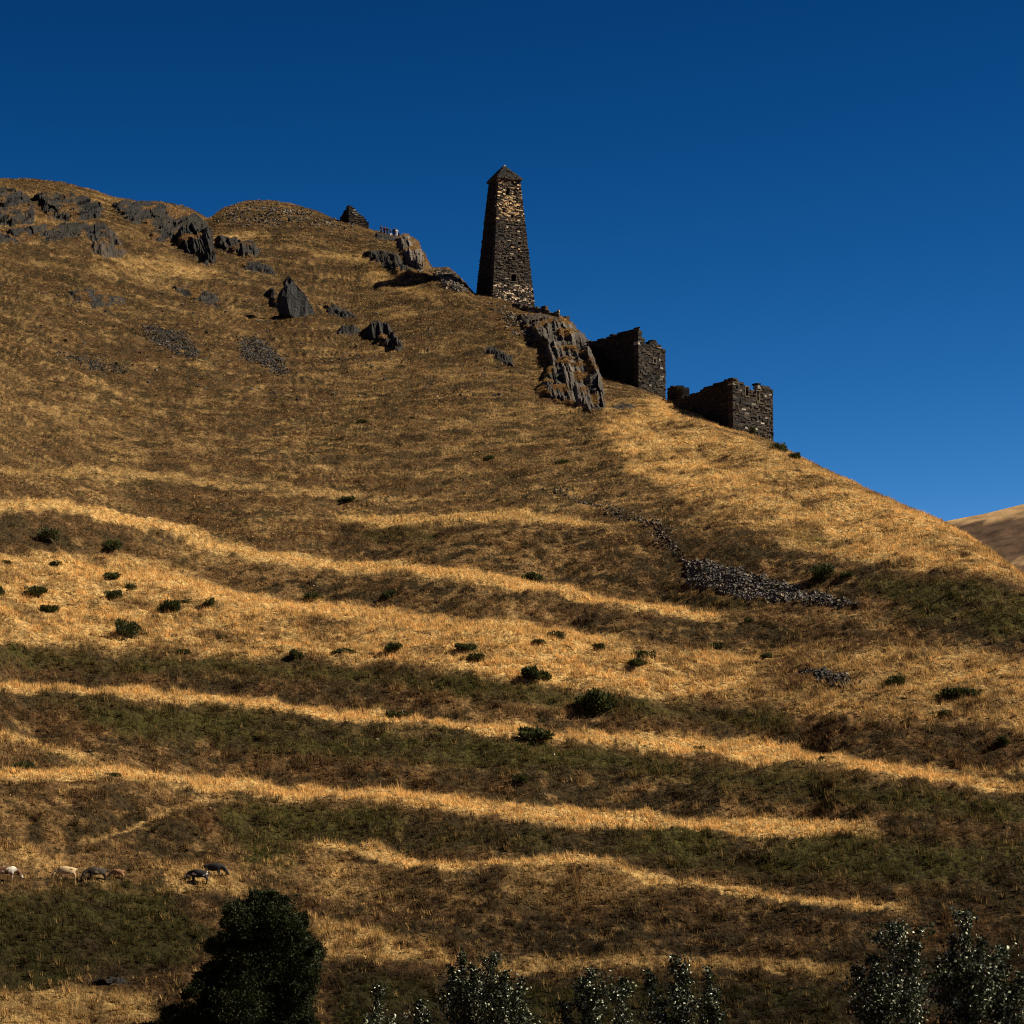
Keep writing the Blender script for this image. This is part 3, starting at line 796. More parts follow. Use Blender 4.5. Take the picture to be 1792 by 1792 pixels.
# ------------------------------------------------------------------ dry stone buildings
class Blocks:
    """collects stones (hexahedra) with one colour each"""
    def __init__(self): self.V, self.C = [], []
    def add(self, corners, col):
        self.V.append(corners); self.C.append(col)
    def build(self, name, mat, parent=None):
        V = np.array(self.V, float); n = len(V)
        fc = np.array([(0, 3, 2, 1), (4, 5, 6, 7), (0, 1, 5, 4), (1, 2, 6, 5), (2, 3, 7, 6), (3, 0, 4, 7)])
        Fc = (fc[None] + (np.arange(n) * 8)[:, None, None]).reshape(-1, 4)
        return fast_mesh(name, V.reshape(-1, 3), Fc, 4, mat, parent, colors=np.clip(np.repeat(np.array(self.C), 6, 0), .003, .7), domain='FACE')
SLATE = [np.array(c) * .46 for c in ((.075, .062, .052), (.10, .075, .055), (.055, .05, .048), (.12, .085, .055), (.085, .06, .042))]
def stone_wall(B, A0, A1, topf, thick, rnd, batter=0.0, bot=None, course=.26, lmin=.35, lmax=.95, holes=(), toneF=None, jut=.05, height=None, cut0=0.0, cut1=0.0):
    """through-stones laid in courses from A0 to A1 (plan points, seen from outside left to right), outer face plane through A0-A1.
    topf(u): height of the wall at u metres; batter: how far the face leans in per metre; holes: (u0, u1, z0, z1)"""
    A0, A1 = np.array(A0, float), np.array(A1, float)
    L = np.linalg.norm(A1 - A0); e = (A1 - A0) / L
    nrm = np.array((e[1], -e[0]))               # outward normal (to the right of travel)
    z = bot if bot is not None else -2.0
    hmax = max(topf(u) for u in np.linspace(0, L, 60))
    while z < hmax:
        ch = course * rnd.uniform(.75, 1.3)
        zz = max(z, 0)
        sh = batter * zz
        u = cut0 + sh - rnd.uniform(0, .3) * 0
        uend = L - cut1 - sh
        while u < uend - .02:
            w = rnd.uniform(lmin, lmax)
            if uend - (u + w) < lmin * .6: w = uend - u
            um, zm = u + w / 2, z + ch / 2
            tp = topf(um)
            inhole = any(h[0] < um < h[1] and h[2] < zm < h[3] for h in holes)
            if zm < tp + rnd.uniform(-.9, .65) * course and not inhole:
                o = rnd.gauss(0, jut * .5)
                tl = rnd.gauss(0, jut * .45); tv = rnd.gauss(0, jut * .45)
                g = .012
                c = []
                for (dz_, dt) in ((0, 0), (1, 0)):
                    pass
                bo = -batter * max(z, 0); bo2 = -batter * max(z + ch, 0)
                def pt(uu, off, zz_):
                    p = A0 + e * uu + nrm * off
                    return (p[0], p[1], zz_)
                f0, f1 = bo + o, bo2 + o
                cs = [pt(u + g, f0 + tl + tv, z + g), pt(u + w - g, f0 - tl + tv, z + g), pt(u + w - g, bo - thick, z + g), pt(u + g, bo - thick, z + g),
                      pt(u + g, f1 + tl - tv, z + ch), pt(u + w - g, f1 - tl - tv, z + ch), pt(u + w - g, bo2 - thick, z + ch), pt(u + g, bo2 - thick, z + ch)]
                col = rnd.choice(SLATE) * rnd.uniform(.55, 1.45)
                if toneF: col = toneF(um / L, zm, col, rnd)
                B.add(cs, col)
            u += w
        z += ch
def plan(px, py, r=None):
    q = surf(px, py)
    return np.array(q)

# ---- the watch tower
TB = surf(862, 522)                              # corner towards the camera
TB = TB + np.array((0.0, 1.0, 0.0))
MPP = np.linalg.norm(TB - CAM) / F               # metres per photo pixel at the tower
phi = R(24)
W0 = 73.5 * MPP / math.cos(phi); Htow = 221 * MPP / .98
eR = np.array((math.cos(phi), math.sin(phi))); eL = np.array((-math.sin(phi), math.cos(phi)))
Wtop = W0 * .53
bat = (W0 - Wtop) / 2 / Htow
tower = empty('watch_tower', TB)
tag(tower, 'tall tapering stone tower with pointed slate roof on the hill crest', 'tower')
rd = random.Random(3)
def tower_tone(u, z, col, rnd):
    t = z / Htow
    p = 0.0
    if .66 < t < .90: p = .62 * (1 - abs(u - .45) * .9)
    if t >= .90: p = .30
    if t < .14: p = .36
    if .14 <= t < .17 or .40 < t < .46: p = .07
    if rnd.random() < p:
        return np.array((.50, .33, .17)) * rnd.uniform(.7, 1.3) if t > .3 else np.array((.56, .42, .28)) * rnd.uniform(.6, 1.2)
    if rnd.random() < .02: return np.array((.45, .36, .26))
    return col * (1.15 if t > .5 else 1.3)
WF = lambda z: bat * z
c0 = np.zeros(2); c1 = eR * W0; c2 = eR * W0 + eL * W0; c3 = eL * W0
holes_r = [(3.35, 4.35, .165 * Htow, .225 * Htow), (3.55, 4.15, .335 * Htow, .368 * Htow), (2.25, 2.65, .335 * Htow, .36 * Htow), (4.75, 5.35, .465 * Htow, .493 * Htow), (3.6, 3.95, .515 * Htow, .555 * Htow),
           (3.75, 4.25, .68 * Htow, .712 * Htow), (4.5, 4.95, .635 * Htow, .655 * Htow), (3.0, 3.75, .865 * Htow, .925 * Htow)]
TW = Blocks()
topc = lambda u: Htow
kw = dict(thick=.9, rnd=rd, batter=bat, bot=-3.0, course=.20, lmin=.25, lmax=.62, jut=.08)
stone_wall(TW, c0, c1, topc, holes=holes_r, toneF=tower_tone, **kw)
shade_tint = lambda u, z, c, r_: c * .6  # side and back stones darkened: their shade is painted into the colour
stone_wall(TW, c1, c2, topc, toneF=shade_tint, **kw)
stone_wall(TW, c2, c3, topc, toneF=shade_tint, **kw)
stone_wall(TW, c3, c0, topc, toneF=shade_tint, **kw)
TW.build('wall', M_stone, tower)
# openings: a slate lintel and sill round each hole
M_slab = tint_mat('slate_slabs', 3.0, .6, 1.3, bump=.4, rough=.8, spec=.25)
def slab(B, o, ex, ey, ez, col):
    """box from corner o along ex, ey, ez (3-vectors)"""
    o, ex, ey, ez = map(np.array, (o, ex, ey, ez))
    B.add([o, o + ex, o + ex + ey, o + ey, o + ez, o + ex + ez, o + ex + ey + ez, o + ey + ez], np.array(col))
def opening(parent, A0, e, hole, bat_, name='window'):
    n = np.array((e[1], -e[0]))
    B = Blocks()
    u0, u1, z0, z1 = hole
    e3 = np.array((*e, 0.0)); n3 = np.array((*n, 0.0)); up = np.array((0, 0, 1.0))
    for zz, hh, ext in ((z1 - .02, .16, .22), (z0 - .14, .14, .12)):
        o = np.array((*A0, 0.0)) + e3 * (u0 - ext) + n3 * (-bat_ * max(zz, 0) + .07) + up * zz
        slab(B, o, e3 * (u1 - u0 + 2 * ext), -n3 * .8, up * hh, (.11, .085, .06))
    for uu in (u0 - .10, u1):
        o = np.array((*A0, 0.0)) + e3 * uu + n3 * (-bat_ * max(z1, 0) + .03) + up * (z0)
        slab(B, o, e3 * .10, -n3 * .7, up * (z1 - z0 - .02), (.14, .11, .08))
    return B.build(name, M_slab, parent)
for h in holes_r[:7]:
    opening(tower, c0, eR, h, bat)
opening(tower, c0, eR, holes_r[7], bat, 'loophole')
# stepped slate roof
RB = Blocks()
ctr = (c0 + c2) / 2
half = Wtop / 2 + .24
nt = 9
hroof = 27 * MPP
zr = Htow - .05
for t in range(nt):
    f0 = (1 - t / nt) ** .92
    hw = half * f0 + .05
    th = hroof / nt
    for side in range(4):
        d1 = [eR, eL, -eR, -eL][side]; d2 = [eL, -eR, -eL, eR][side]
        nst = max(1, int(hw * 2 / .6))
        for q_ in range(nst):
            a0, a1 = -hw + 2 * hw * q_ / nst, -hw + 2 * hw * (q_ + 1) / nst
            jt = rd.uniform(-.10, .12)
            p = ctr + d1 * a0 - d2 * (hw + jt)
            slab(RB, (*p, zr + rd.uniform(-.04, .03)), (*(d1 * (a1 - a0 - .01)), 0), (*(d2 * min(1.0, hw)), .22 * min(1, hw)), (0, 0, th * rd.uniform(.75, 1.0)), rd.choice(SLATE) * rd.uniform(.6, 1.3))
    zr += th
slab(RB, (*(ctr - .16 * eR - .16 * eL), zr - .1), (*(eR * .32), 0), (*(eL * .32), 0), (.03, 0, .42), (.35, .33, .3))
RB.build('roof', M_slab, tower)
# floor under the eaves closes the top
EV = Blocks()
hw = Wtop / 2 + .18
slab(EV, (*(ctr - eR * hw - eL * hw), Htow - .12), (*(eR * 2 * hw), 0), (*(eL * 2 * hw), 0), (0, 0, .14), (.07, .055, .045))
EV.build('eaves', M_slab, tower)

# ---- retaining wall and ledge to the right of the tower
def low_wall(name, label, pts, hgt, seed, tone=1.0, thick=.7, cat='wall', group=None, sink=.6):
    """pts: photo pixels along the foot of the wall"""
    rnd_ = random.Random(seed)
    q = [surf(x, y) for x, y in pts]
    root = empty(name, q[0])
    tag(root, label, cat, group)
    B = Blocks()
    for a, b, h0, h1 in zip(q[:-1], q[1:], hgt[:-1], hgt[1:]):
        L = float(np.linalg.norm((b - a)[:2]))
        n_ = max(1, int(L / 1.6))
        for i in range(n_):
            p0 = a + (b - a) * i / n_; p1 = a + (b - a) * (i + 1) / n_
            zb = min(p0[2], p1[2]) - q[0][2]
            ht = h0 + (h1 - h0) * (i + .5) / n_ + rnd_.uniform(-.15, .1)
            stone_wall(B, (p0 - q[0])[:2], (p1 - q[0])[:2], lambda u, t=zb + ht: t, thick, rnd_, bot=zb - sink, course=.22, jut=.09, toneF=lambda u, z, c, r_: c * tone * (2.6 if r_.random() < .12 else 1))
    B.build('courses', M_stone, root)
    return root
low_wall('retaining_wall', 'low dry stone wall running right from the tower base along the crest', [(896, 538), (925, 545), (955, 551), (978, 556), (990, 562)], [1.3, 1.2, 1.2, 1.1, .9], 21, 1.6)
low_wall('garden_wall', 'short dark remnant of wall between the two roofless ruins', [(1168, 699), (1180, 702), (1194, 708)], [1.9, 2.3, 2.0], 22, .6, 1.0)

# ---- roofless ruins
def ruin(name, label, corner, width_px, left_px, phi_d, hR, hL, depth_back, seed, tone, holes=(), group=None, hB=None, back=1.2, sink=4.0, course=.24):
    """hR: (u 0..1, photo px above the corner's foot) along the right face, hL: along the left face from the corner"""
    q = surf(*corner) + np.array((0, back, 0))
    m = np.linalg.norm(q - CAM) / F
    ph = R(phi_d); er = np.array((math.cos(ph), math.sin(ph))); el_ = np.array((-math.sin(ph), math.cos(ph)))
    Wr = width_px * m / math.cos(ph); Wl = left_px * m / math.sin(ph)
    rnd_ = random.Random(seed)
    root = empty(name, q); tag(root, label, 'ruin', group)
    k_ = m / .975
    def prof(pts, L, flip=False):
        xs = [p[0] * L for p in pts]; ys = [p[1] * k_ for p in pts]
        if flip: return lambda u: float(np.interp(L - u, xs, ys))
        return lambda u: float(np.interp(u, xs, ys))
    c0 = np.zeros(2); c1 = er * Wr; c2 = er * Wr + el_ * Wl; c3 = el_ * Wl
    th = .95
    def tf(u, z, c, r_):
        if r_.random() < .05: return np.array((.34, .30, .25)) * r_.uniform(.6, 1.2)
        return c * tone
    kw = dict(thick=th, rnd=rnd_, bot=-sink, course=course, lmin=.3, lmax=.85, jut=.07, toneF=lambda u, z, c, r_: c * tone * .6)  # walls other than the front get shade put into their stone tone
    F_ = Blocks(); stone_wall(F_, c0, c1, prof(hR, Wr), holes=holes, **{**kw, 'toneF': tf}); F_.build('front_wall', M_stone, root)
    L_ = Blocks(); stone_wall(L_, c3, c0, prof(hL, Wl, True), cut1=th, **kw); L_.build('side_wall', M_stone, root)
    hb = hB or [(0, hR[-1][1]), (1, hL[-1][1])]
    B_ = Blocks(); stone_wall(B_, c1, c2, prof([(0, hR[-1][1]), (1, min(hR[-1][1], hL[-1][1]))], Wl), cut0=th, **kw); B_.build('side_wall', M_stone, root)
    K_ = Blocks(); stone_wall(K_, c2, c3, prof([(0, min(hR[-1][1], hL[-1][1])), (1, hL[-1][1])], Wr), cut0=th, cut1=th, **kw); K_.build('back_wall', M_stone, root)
    for h in holes: opening(root, c0, er, h, 0)
    return root, m
# heights are given above the corner's foot; the perspective drop of the receding walls comes from the geometry
ruin('ruined_house', 'upper roofless dark stone ruin beside the fluted crag', (1118, 680), 50, 90, 40,
     [(0, 110), (.05, 109), (.14, 96), (.22, 87), (.38, 83), (.42, 87), (.5, 91), (.62, 90), (.82, 87), (.88, 79), (1, 77)],
     [(0, 110), (.3, 108), (.55, 106), (1, 104)], 0, 31, .8, holes=[(2.9, 3.3, 4.3, 4.9)], group='roofless stone ruins on the ridge')
ruin('ruined_house', 'lower roofless dark stone ruin with notched wall top on the descending ridge', (1284, 753), 76, 97, 38,
     [(0, 94), (.04, 93), (.2, 88), (.3, 81), (.34, 79), (.5, 76), (.62, 76), (.64, 91), (.72, 91), (.86, 90), (.97, 84), (1, 80)],
     [(0, 94), (.25, 92), (.5, 88), (.54, 84), (.72, 83), (.76, 79), (1, 77)], 0, 32, .9, holes=[(2.3, 2.8, 5.0, 6.2), (4.3, 4.7, 4.6, 5.9)], group='roofless stone ruins on the ridge')
ruin('ruined_hut', 'small broken hut on the crest with one wall rising to a point', (610, 392), 34, 17, 32,
     [(0, 33), (.08, 32), (.3, 27), (.6, 19), (.85, 11), (1, 6)],
     [(0, 33), (.3, 30), (.6, 24), (1, 14)], 0, 33, .8, course=.13, back=.3)

# ------------------------------------------------------------------ shrubs
M_shrub = leafy_mat('shrub_leaves', .25, .55, .2)
M_bark = tint_mat('bark', 6.0, .6, 1.3, bump=.5, rough=.9)
def shrub_mesh(name, seed, n, flat, loose):
    """a low bush: many leaf sprays through an uneven dome, on a few woody stems; unit size about 1 m across"""
    g = np.random.default_rng(seed)
    nl = 9
    lc = np.stack([g.uniform(-.36, .36, nl), g.uniform(-.36, .36, nl), g.uniform(.12, .42, nl)], -1)
    lr_ = g.uniform(.14, .27, nl)
    k = g.integers(0, nl, n)
    d = g.normal(size=(n, 3)); d /= np.linalg.norm(d, axis=1, keepdims=True)
    p = lc[k] + d * (lr_[k] * g.random(n) ** .4)[:, None]
    p[:, 2] = np.abs(p[:, 2]) * flat
    up = np.array((0, 0, 1.0)) * .6 + d * .7 + g.normal(0, .4, (n, 3))
    up /= np.linalg.norm(up, axis=1, keepdims=True)
    side = np.cross(up, g.normal(size=(n, 3))); side /= np.linalg.norm(side, axis=1, keepdims=True)
    L = g.uniform(.05, .11, n) * loose; W = L * .32
    V = np.stack([p - side * W[:, None], p + side * W[:, None], p + up * L[:, None]], 1).reshape(-1, 3)
    c = np.array((.040, .048, .014)) * g.uniform(.45, 1.9, n)[:, None]
    yel = g.random(n) < .16
    c[yel] = np.array((.11, .085, .022)) * g.uniform(.7, 1.3, yel.sum())[:, None]
    return V, c
def shrub_proto(seed, n, flat, loose):
    V, c = shrub_mesh('shrub', seed, n, flat, loose)
    me_o = fast_mesh('shrub', V, np.arange(len(V)).reshape(-1, 3), 3, M_shrub, colors=c, domain='FACE')
    me = me_o.data
    bpy.data.objects.remove(me_o)
    return me
SH = [shrub_proto(900 + i, 1500, f_, l_) for i, (f_, l_) in enumerate(((1.0, 1.0), (.8, 1.0), (.6, 1.2), (1.1, 1.1), (.55, 1.4), (.75, 1.3)))]
SHRUBS = [  # px, foot py, width, height in photo pixels, label
    (87, 949, 38, 24, 'round dark shrub on the brown bank at the left, highest of the left group'),
    (197, 962, 36, 19, 'round dark shrub right of the highest left shrub, on the edge of the brown bank'),
    (12, 987, 16, 9, 'tiny shrub at the left edge above the pale terrace'),
    (95, 994, 24, 11, 'small faded shrub below the highest left shrub'),
    (201, 1019, 34, 13, 'flat shrub topmost in the column of three on the pale left terrace'),
    (64, 1041, 36, 18, 'wide dark shrub nearest the left edge on the pale terrace'),
    (230, 1035, 24, 12, 'small dark shrub just right of the column of three'),
    (198, 1048, 29, 15, 'dark shrub lowest of the close column on the pale left terrace'),
    (0, 1040, 16, 20, 'shrub cut off by the left edge of the picture'),
    (85, 1071, 29, 13, 'low dark shrub below the wide one near the left edge'),
    (293, 1075, 37, 23, 'bulky dark shrub on the brown scar, left of two smaller ones'),
    (323, 1053, 16, 9, 'tiny dark shrub between the bulky and the spiky shrub on the brown scar'),
    (365, 1063, 25, 19, 'spiky dark shrub at the right of the brown scar'),
    (222, 1116, 42, 29, 'largest dome shaped shrub on the pale left terrace'),
    (386, 1120, 22, 9, 'thin flat shrub low on the pale terrace right of the dome shrub'),
    (321, 1141, 26, 10, 'flat dark shrub just above the long dark bank, right of the dome shrub'),
    (517, 1151, 24, 17, 'upright shrub on the lip of the long dark bank, left of centre'),
    (600, 1144, 34, 9, 'flat greenish shrub right of the upright one on the bank lip'),
    (550, 1053, 34, 16, 'green shrub alone in the brown strip between two pale terraces'),
    (39, 1353, 42, 20, 'dark shrub sitting on the lower pale path at the left edge'),
    (198, 1362, 26, 11, 'small brown green shrub where the lower pale path forks'),
    (931, 1019, 40, 18, 'green shrub on the upper bank directly above the narrow pale terrace'),
    (683, 1050, 27, 15, 'dark shrub in the brown strip left of centre'),
    (690, 1143, 31, 18, 'loose green shrub leftmost in the middle pale terrace'),
    (815, 1138, 41, 13, 'upper of two touching flat shrubs in the middle terrace'),
    (827, 1157, 43, 17, 'lower of two touching flat shrubs in the middle terrace'),
    (943, 1132, 27, 10, 'small low shrub between the touching pair and the olive shrub'),
    (975, 1120, 33, 17, 'olive shrub on the upper edge of the middle terrace'),
    (1044, 1143, 23, 13, 'small sparse shrub standing in pale grass right of the olive shrub'),
    (1125, 1154, 39, 17, 'upper of two stacked shrubs right of centre in pale grass'),
    (1115, 1170, 35, 14, 'lower of two stacked shrubs right of centre in pale grass'),
    (930, 1185, 56, 22, 'long spreading green shrub near the lower lip of the middle terrace'),
    (1043, 1237, 70, 38, 'biggest dark shrub, alone on the long dark bank at centre'),
    (703, 1252, 52, 17, 'flat green shrub at the foot of the long dark bank left of centre'),
    (941, 1287, 58, 22, 'spreading green shrub on the pale path below the long bank'),
    (910, 1366, 27, 17, 'dark shrub in the middle of the lower green bank'),
    (787, 1104, 15, 11, 'tiny shrub at the upper edge of the middle terrace'),
    (1440, 1006, 40, 26, 'dark green shrub to the right above the dense stone tongue'),
    (1480, 1006, 22, 11, 'small dark shrub just right of the one above the stone tongue'),
    (1310, 1084, 19, 11, 'tiny shrub below the middle of the dense stone tongue'),
    (1252, 1127, 48, 15, 'wide flat shrub at the right end of the brown strip'),
    (1343, 1150, 21, 11, 'small black shrub left above the isolated stone patch'),
    (1565, 1203, 33, 22, 'round dark shrub right of the isolated stone patch'),
    (1660, 1226, 52, 21, 'large flat shrub at the right, left one of a touching pair'),
    (1698, 1218, 42, 15, 'paler shrub at the right, right one of a touching pair'),
    (1648, 1249, 46, 12, 'low green shrub below the touching pair at the right'),
    (1752, 1300, 25, 15, 'dark shrub near the right edge on the long bank'),
    (1223, 1311, 23, 9, 'small shrub on the pale path right of centre'),
    (1448, 1339, 31, 11, 'low shrub on the wide part of the pale path at the right'),
    (856, 808, 19, 9, 'small dark shrub alone in the middle of the upper slope'),
    (633, 743, 19, 7, 'tiny flat shrub left on the upper slope below the tower'),
    (720, 741, 12, 6, 'speck of a shrub on the upper slope right of the tiny flat one'),
    (614, 876, 32, 9, 'flat green shrub above the upper pale terrace, left of centre'),
    (985, 813, 24, 10, 'dark shrub on the upper slope right of the small lone one'),
    (1366, 788, 32, 17, 'dark shrub on the skyline right below the lower ruin'),
    (1390, 803, 20, 13, 'second dark skyline shrub further down from the lower ruin'),
    (1211, 722, 22, 14, 'grey green shrub against the shaded wall of the lower ruin'),
    (1317, 762, 10, 16, 'slim dark shrub against the sunlit front of the lower ruin'),
]
for i_, (px_, py_, w_, h_, lb_) in enumerate(SHRUBS):
    q = surf(px_, py_ - 1)
    m_ = F / np.linalg.norm(q - CAM)
    o = bpy.data.objects.new('shrub', SH[(i_ * 7 + (4 if w_ > 2.4 * h_ else 0)) % 6] if w_ <= 2.2 * h_ else SH[(2, 4, 5)[i_ % 3]])
    COL.objects.link(o)
    o.location = (q[0], q[1], q[2] - .08)
    zs = {0: .62, 1: .5, 2: .42, 3: .68, 4: .42, 5: .5}[SH.index(o.data)]
    o.scale = (w_ / m_ / .98, w_ / m_ / .98 * .9, 1.08 * max(h_, 6) / m_ / zs)
    o.rotation_euler = (0, 0, i_ * 1.7)
    tag(o, lb_, 'shrub', 'shrubs on the hillside')

# ------------------------------------------------------------------ trees
def tube(bm, pts, radii, n=7):
    rings = []
    for i, (p, r_) in enumerate(zip(pts, radii)):
        p = Vector(p)
        d = (Vector(pts[min(i + 1, len(pts) - 1)]) - Vector(pts[max(i - 1, 0)])).normalized()
        a = d.orthogonal().normalized(); b = d.cross(a)
        rings.append([bm.verts.new(p + (a * math.cos(t) + b * math.sin(t)) * r_) for t in [2 * math.pi * k / n for k in range(n)]])
    for r0, r1 in zip(rings[:-1], rings[1:]):
        for k in range(n):
            bm.faces.new((r0[k], r0[(k + 1) % n], r1[(k + 1) % n], r1[k]))
    bm.faces.new(rings[-1]); bm.faces.new(rings[0][::-1])
def bm_obj(name, bm, mat, parent, col=(.12, .09, .06)):
    bmesh.ops.recalc_face_normals(bm, faces=bm.faces)
    me = bpy.data.meshes.new(name); bm.to_mesh(me); bm.free()
    at = me.attributes.new('tint', 'FLOAT_COLOR', 'POINT')
    at.data.foreach_set('color', np.tile(np.array((*col, 1), np.float32), len(me.vertices)))
    me.materials.append(mat)
    for p in me.polygons: p.use_smooth = True
    o = bpy.data.objects.new(name, me); COL.objects.link(o); o.parent = parent
    return o
def leaves(name, pts, dirs, size, cols_, mat, parent, g, wide=.5):
    """one four-cornered, slightly folded leaf per point"""
    n = len(pts)
    up = dirs / np.linalg.norm(dirs, axis=1, keepdims=True)
    side = np.cross(up, g.normal(size=(n, 3))); side /= np.linalg.norm(side, axis=1, keepdims=True)
    nn = np.cross(up, side)
    L = size[:, None]; W = L * wide
    V = np.stack([pts, pts + up * L * .45 + side * W + nn * L * .08, pts + up * L, pts + up * L * .45 - side * W + nn * L * .08], 1).reshape(-1, 3)
    return fast_mesh(name, V, np.arange(len(V)).reshape(-1, 4), 4, mat, parent, colors=cols_, domain='FACE')
M_poplar = leafy_mat('poplar_leaves', .18, .30, .28)
M_bigleaf = leafy_mat('dense_tree_leaves', .15, .6, .12)
def ground_z(x, y):
    rr = math.hypot(x, y)
    jj = int(np.argmin(np.abs(cols - (896 + F * x / max(y, 1) * cp))))
    R_ = np.hypot(ALL[:, jj, 0], ALL[:, jj, 1])
    return float(np.interp(rr, R_[:NF + 60], ALL[:NF + 60, jj, 2]))
def poplar(label, tip, half, r, seed, leaders=()):
    """young silver-leaved poplar: tip (px, py), half width in photo pixels, distance r in metres"""
    g = np.random.default_rng(seed); rd_ = random.Random(seed)
    T = at_r(tip[0], tip[1], r)
    m_ = F / np.linalg.norm(T - CAM)
    gz = ground_z(T[0], T[1])
    root = empty('poplar_tree', (T[0], T[1], gz)); tag(root, label, 'tree', 'young poplars in the foreground')
    Ht = T[2] - gz
    hw = 1.25 * half / m_
    bm = bmesh.new()
    lean = g.normal(0, .12, 2)
    stem = [(lean[0] * math.sin(t * 2.5), lean[1] * t, -.3 + (Ht - .1) * t) for t in np.linspace(0, 1, 14)]
    stem[-1] = (0, 0, Ht - .25); stem[-2] = (lean[0] * .3, lean[1] * .5, Ht * .92)
    tube(bm, stem, [max(.012, .12 * (1 - t) ** .8) for t in np.linspace(0, 1, 14)])
    pts, dirs = [], []
    def spray(p, d, n, sc):
        for _ in range(n):
            t = rd_.random()
            q = Vector(p) + Vector(d) * t + Vector((rd_.gauss(0, 1), rd_.gauss(0, 1), rd_.gauss(0, .8))) * sc
            pts.append(q); dirs.append(Vector((rd_.gauss(0, 1), rd_.gauss(0, 1), rd_.gauss(-.3, .8))) + Vector(d).normalized() * .4)
    tops = [(0.0, 0.0, Ht, 1.0)]
    for (lx, ly) in leaders:
        tops.append(((lx - tip[0]) / m_, rd_.uniform(-.4, .4), Ht - (ly - tip[1]) / m_, .7))
    for (tx, ty, tz, w_) in tops:
        zb = max(.25 * Ht, tz - 4.2 * w_ - 1.2) if w_ < 1 else .22 * Ht
        if w_ < 1:
            sub = [(tx * t ** .7, ty * t, zb + (tz - .15 - zb) * t) for t in np.linspace(0, 1, 8)]
            tube(bm, sub, [max(.01, .05 * (1 - t)) for t in np.linspace(0, 1, 8)], 5)
        z = zb
        while z < tz - .1:
            t = (z - zb) / (tz - zb)
            rel = min(1.0, (tz - z) / 2.2)                       # narrows to the tip
            L = hw * w_ * (rel ** .6) * rd_.choice((.3, .5, .75, 1.0, 1.25)) * (.75 + .35 * math.sin(z * 3.1 + tip[0]))
            a = rd_.uniform(0, 6.283)
            x0 = tx * t ** .7 if w_ < 1 else 0
            base = Vector((x0, ty * t if w_ < 1 else 0, z))
            d = Vector((math.cos(a) * L, math.sin(a) * L, L * rd_.uniform(.6, 1.3) + .12))
            if d.z + z > tz: d.z = max(.08, tz - z)
            if L > .2: tube(bm, [base, base + d * .5 + Vector((0, 0, -.03)), base + d], [.016, .010, .005], 4)
            spray(base + d * .35, d * .65, int(16 + 70 * L), .06 + .06 * L)
            z += .055
        spray((tx, ty, tz - .5), (0, 0, .5), 45, .05)
    bm_obj('trunk', bm, M_bark, root, (.16, .14, .11))
    n = len(pts)
    c = np.array((.018, .025, .009)) * g.uniform(.4, 1.6, n)[:, None]
    pale = g.random(n) < .15
    c[pale] = np.array((.52, .54, .38)) * g.uniform(.5, 1.2, pale.sum())[:, None]
    leaves('crown', np.array(pts), np.array(dirs), g.uniform(.06, .105, n), c, M_poplar, root, g, .42)
    return root
POP = [
    ('short poplar leftmost in the foreground row, beside the big dark tree', (662, 1724), 34, 88, []),
    ('smallest poplar tip between the leftmost one and the tall middle pair', (733, 1752), 20, 90, [(748, 1768)]),
    ('poplar with two pointed tips, left of the tall middle pair', (809, 1668), 40, 86, [(790, 1690), (830, 1688)]),
    ('poplar with a side shoot on the right, right of the tall middle pair', (861, 1671), 46, 85, [(912, 1712), (885, 1700)]),
    ('poplar with a broad top in the middle gap, right of the tall pair', (1034, 1696), 40, 92, [(1018, 1712), (985, 1754)]),
    ('narrow poplar touching the broad topped one on its right', (1091, 1712), 28, 91, []),
    ('tall slender poplar right of centre with a shorter shoot at its left', (1182, 1674), 38, 87, [(1135, 1699), (1200, 1690)]),
    ('thin leaning poplar shoot standing just right of the slender one', (1238, 1694), 18, 87, [(1252, 1730)]),
    ('broad poplar at the left of the lower right clump', (1566, 1616), 62, 78, [(1527, 1672), (1600, 1650), (1500, 1690)]),
    ('tallest poplar with a dark pointed tip in the lower right clump', (1689, 1596), 52, 76, [(1668, 1640), (1710, 1640), (1640, 1675)]),
    ('poplar cut by the right edge in the lower right clump', (1752, 1656), 40, 77, [(1780, 1700), (1738, 1690)]),
]
for i_, (lb_, tip_, hw_, r_, ld_) in enumerate(POP):
    poplar(lb_, tip_, hw_, r_, 1200 + i_, ld_)

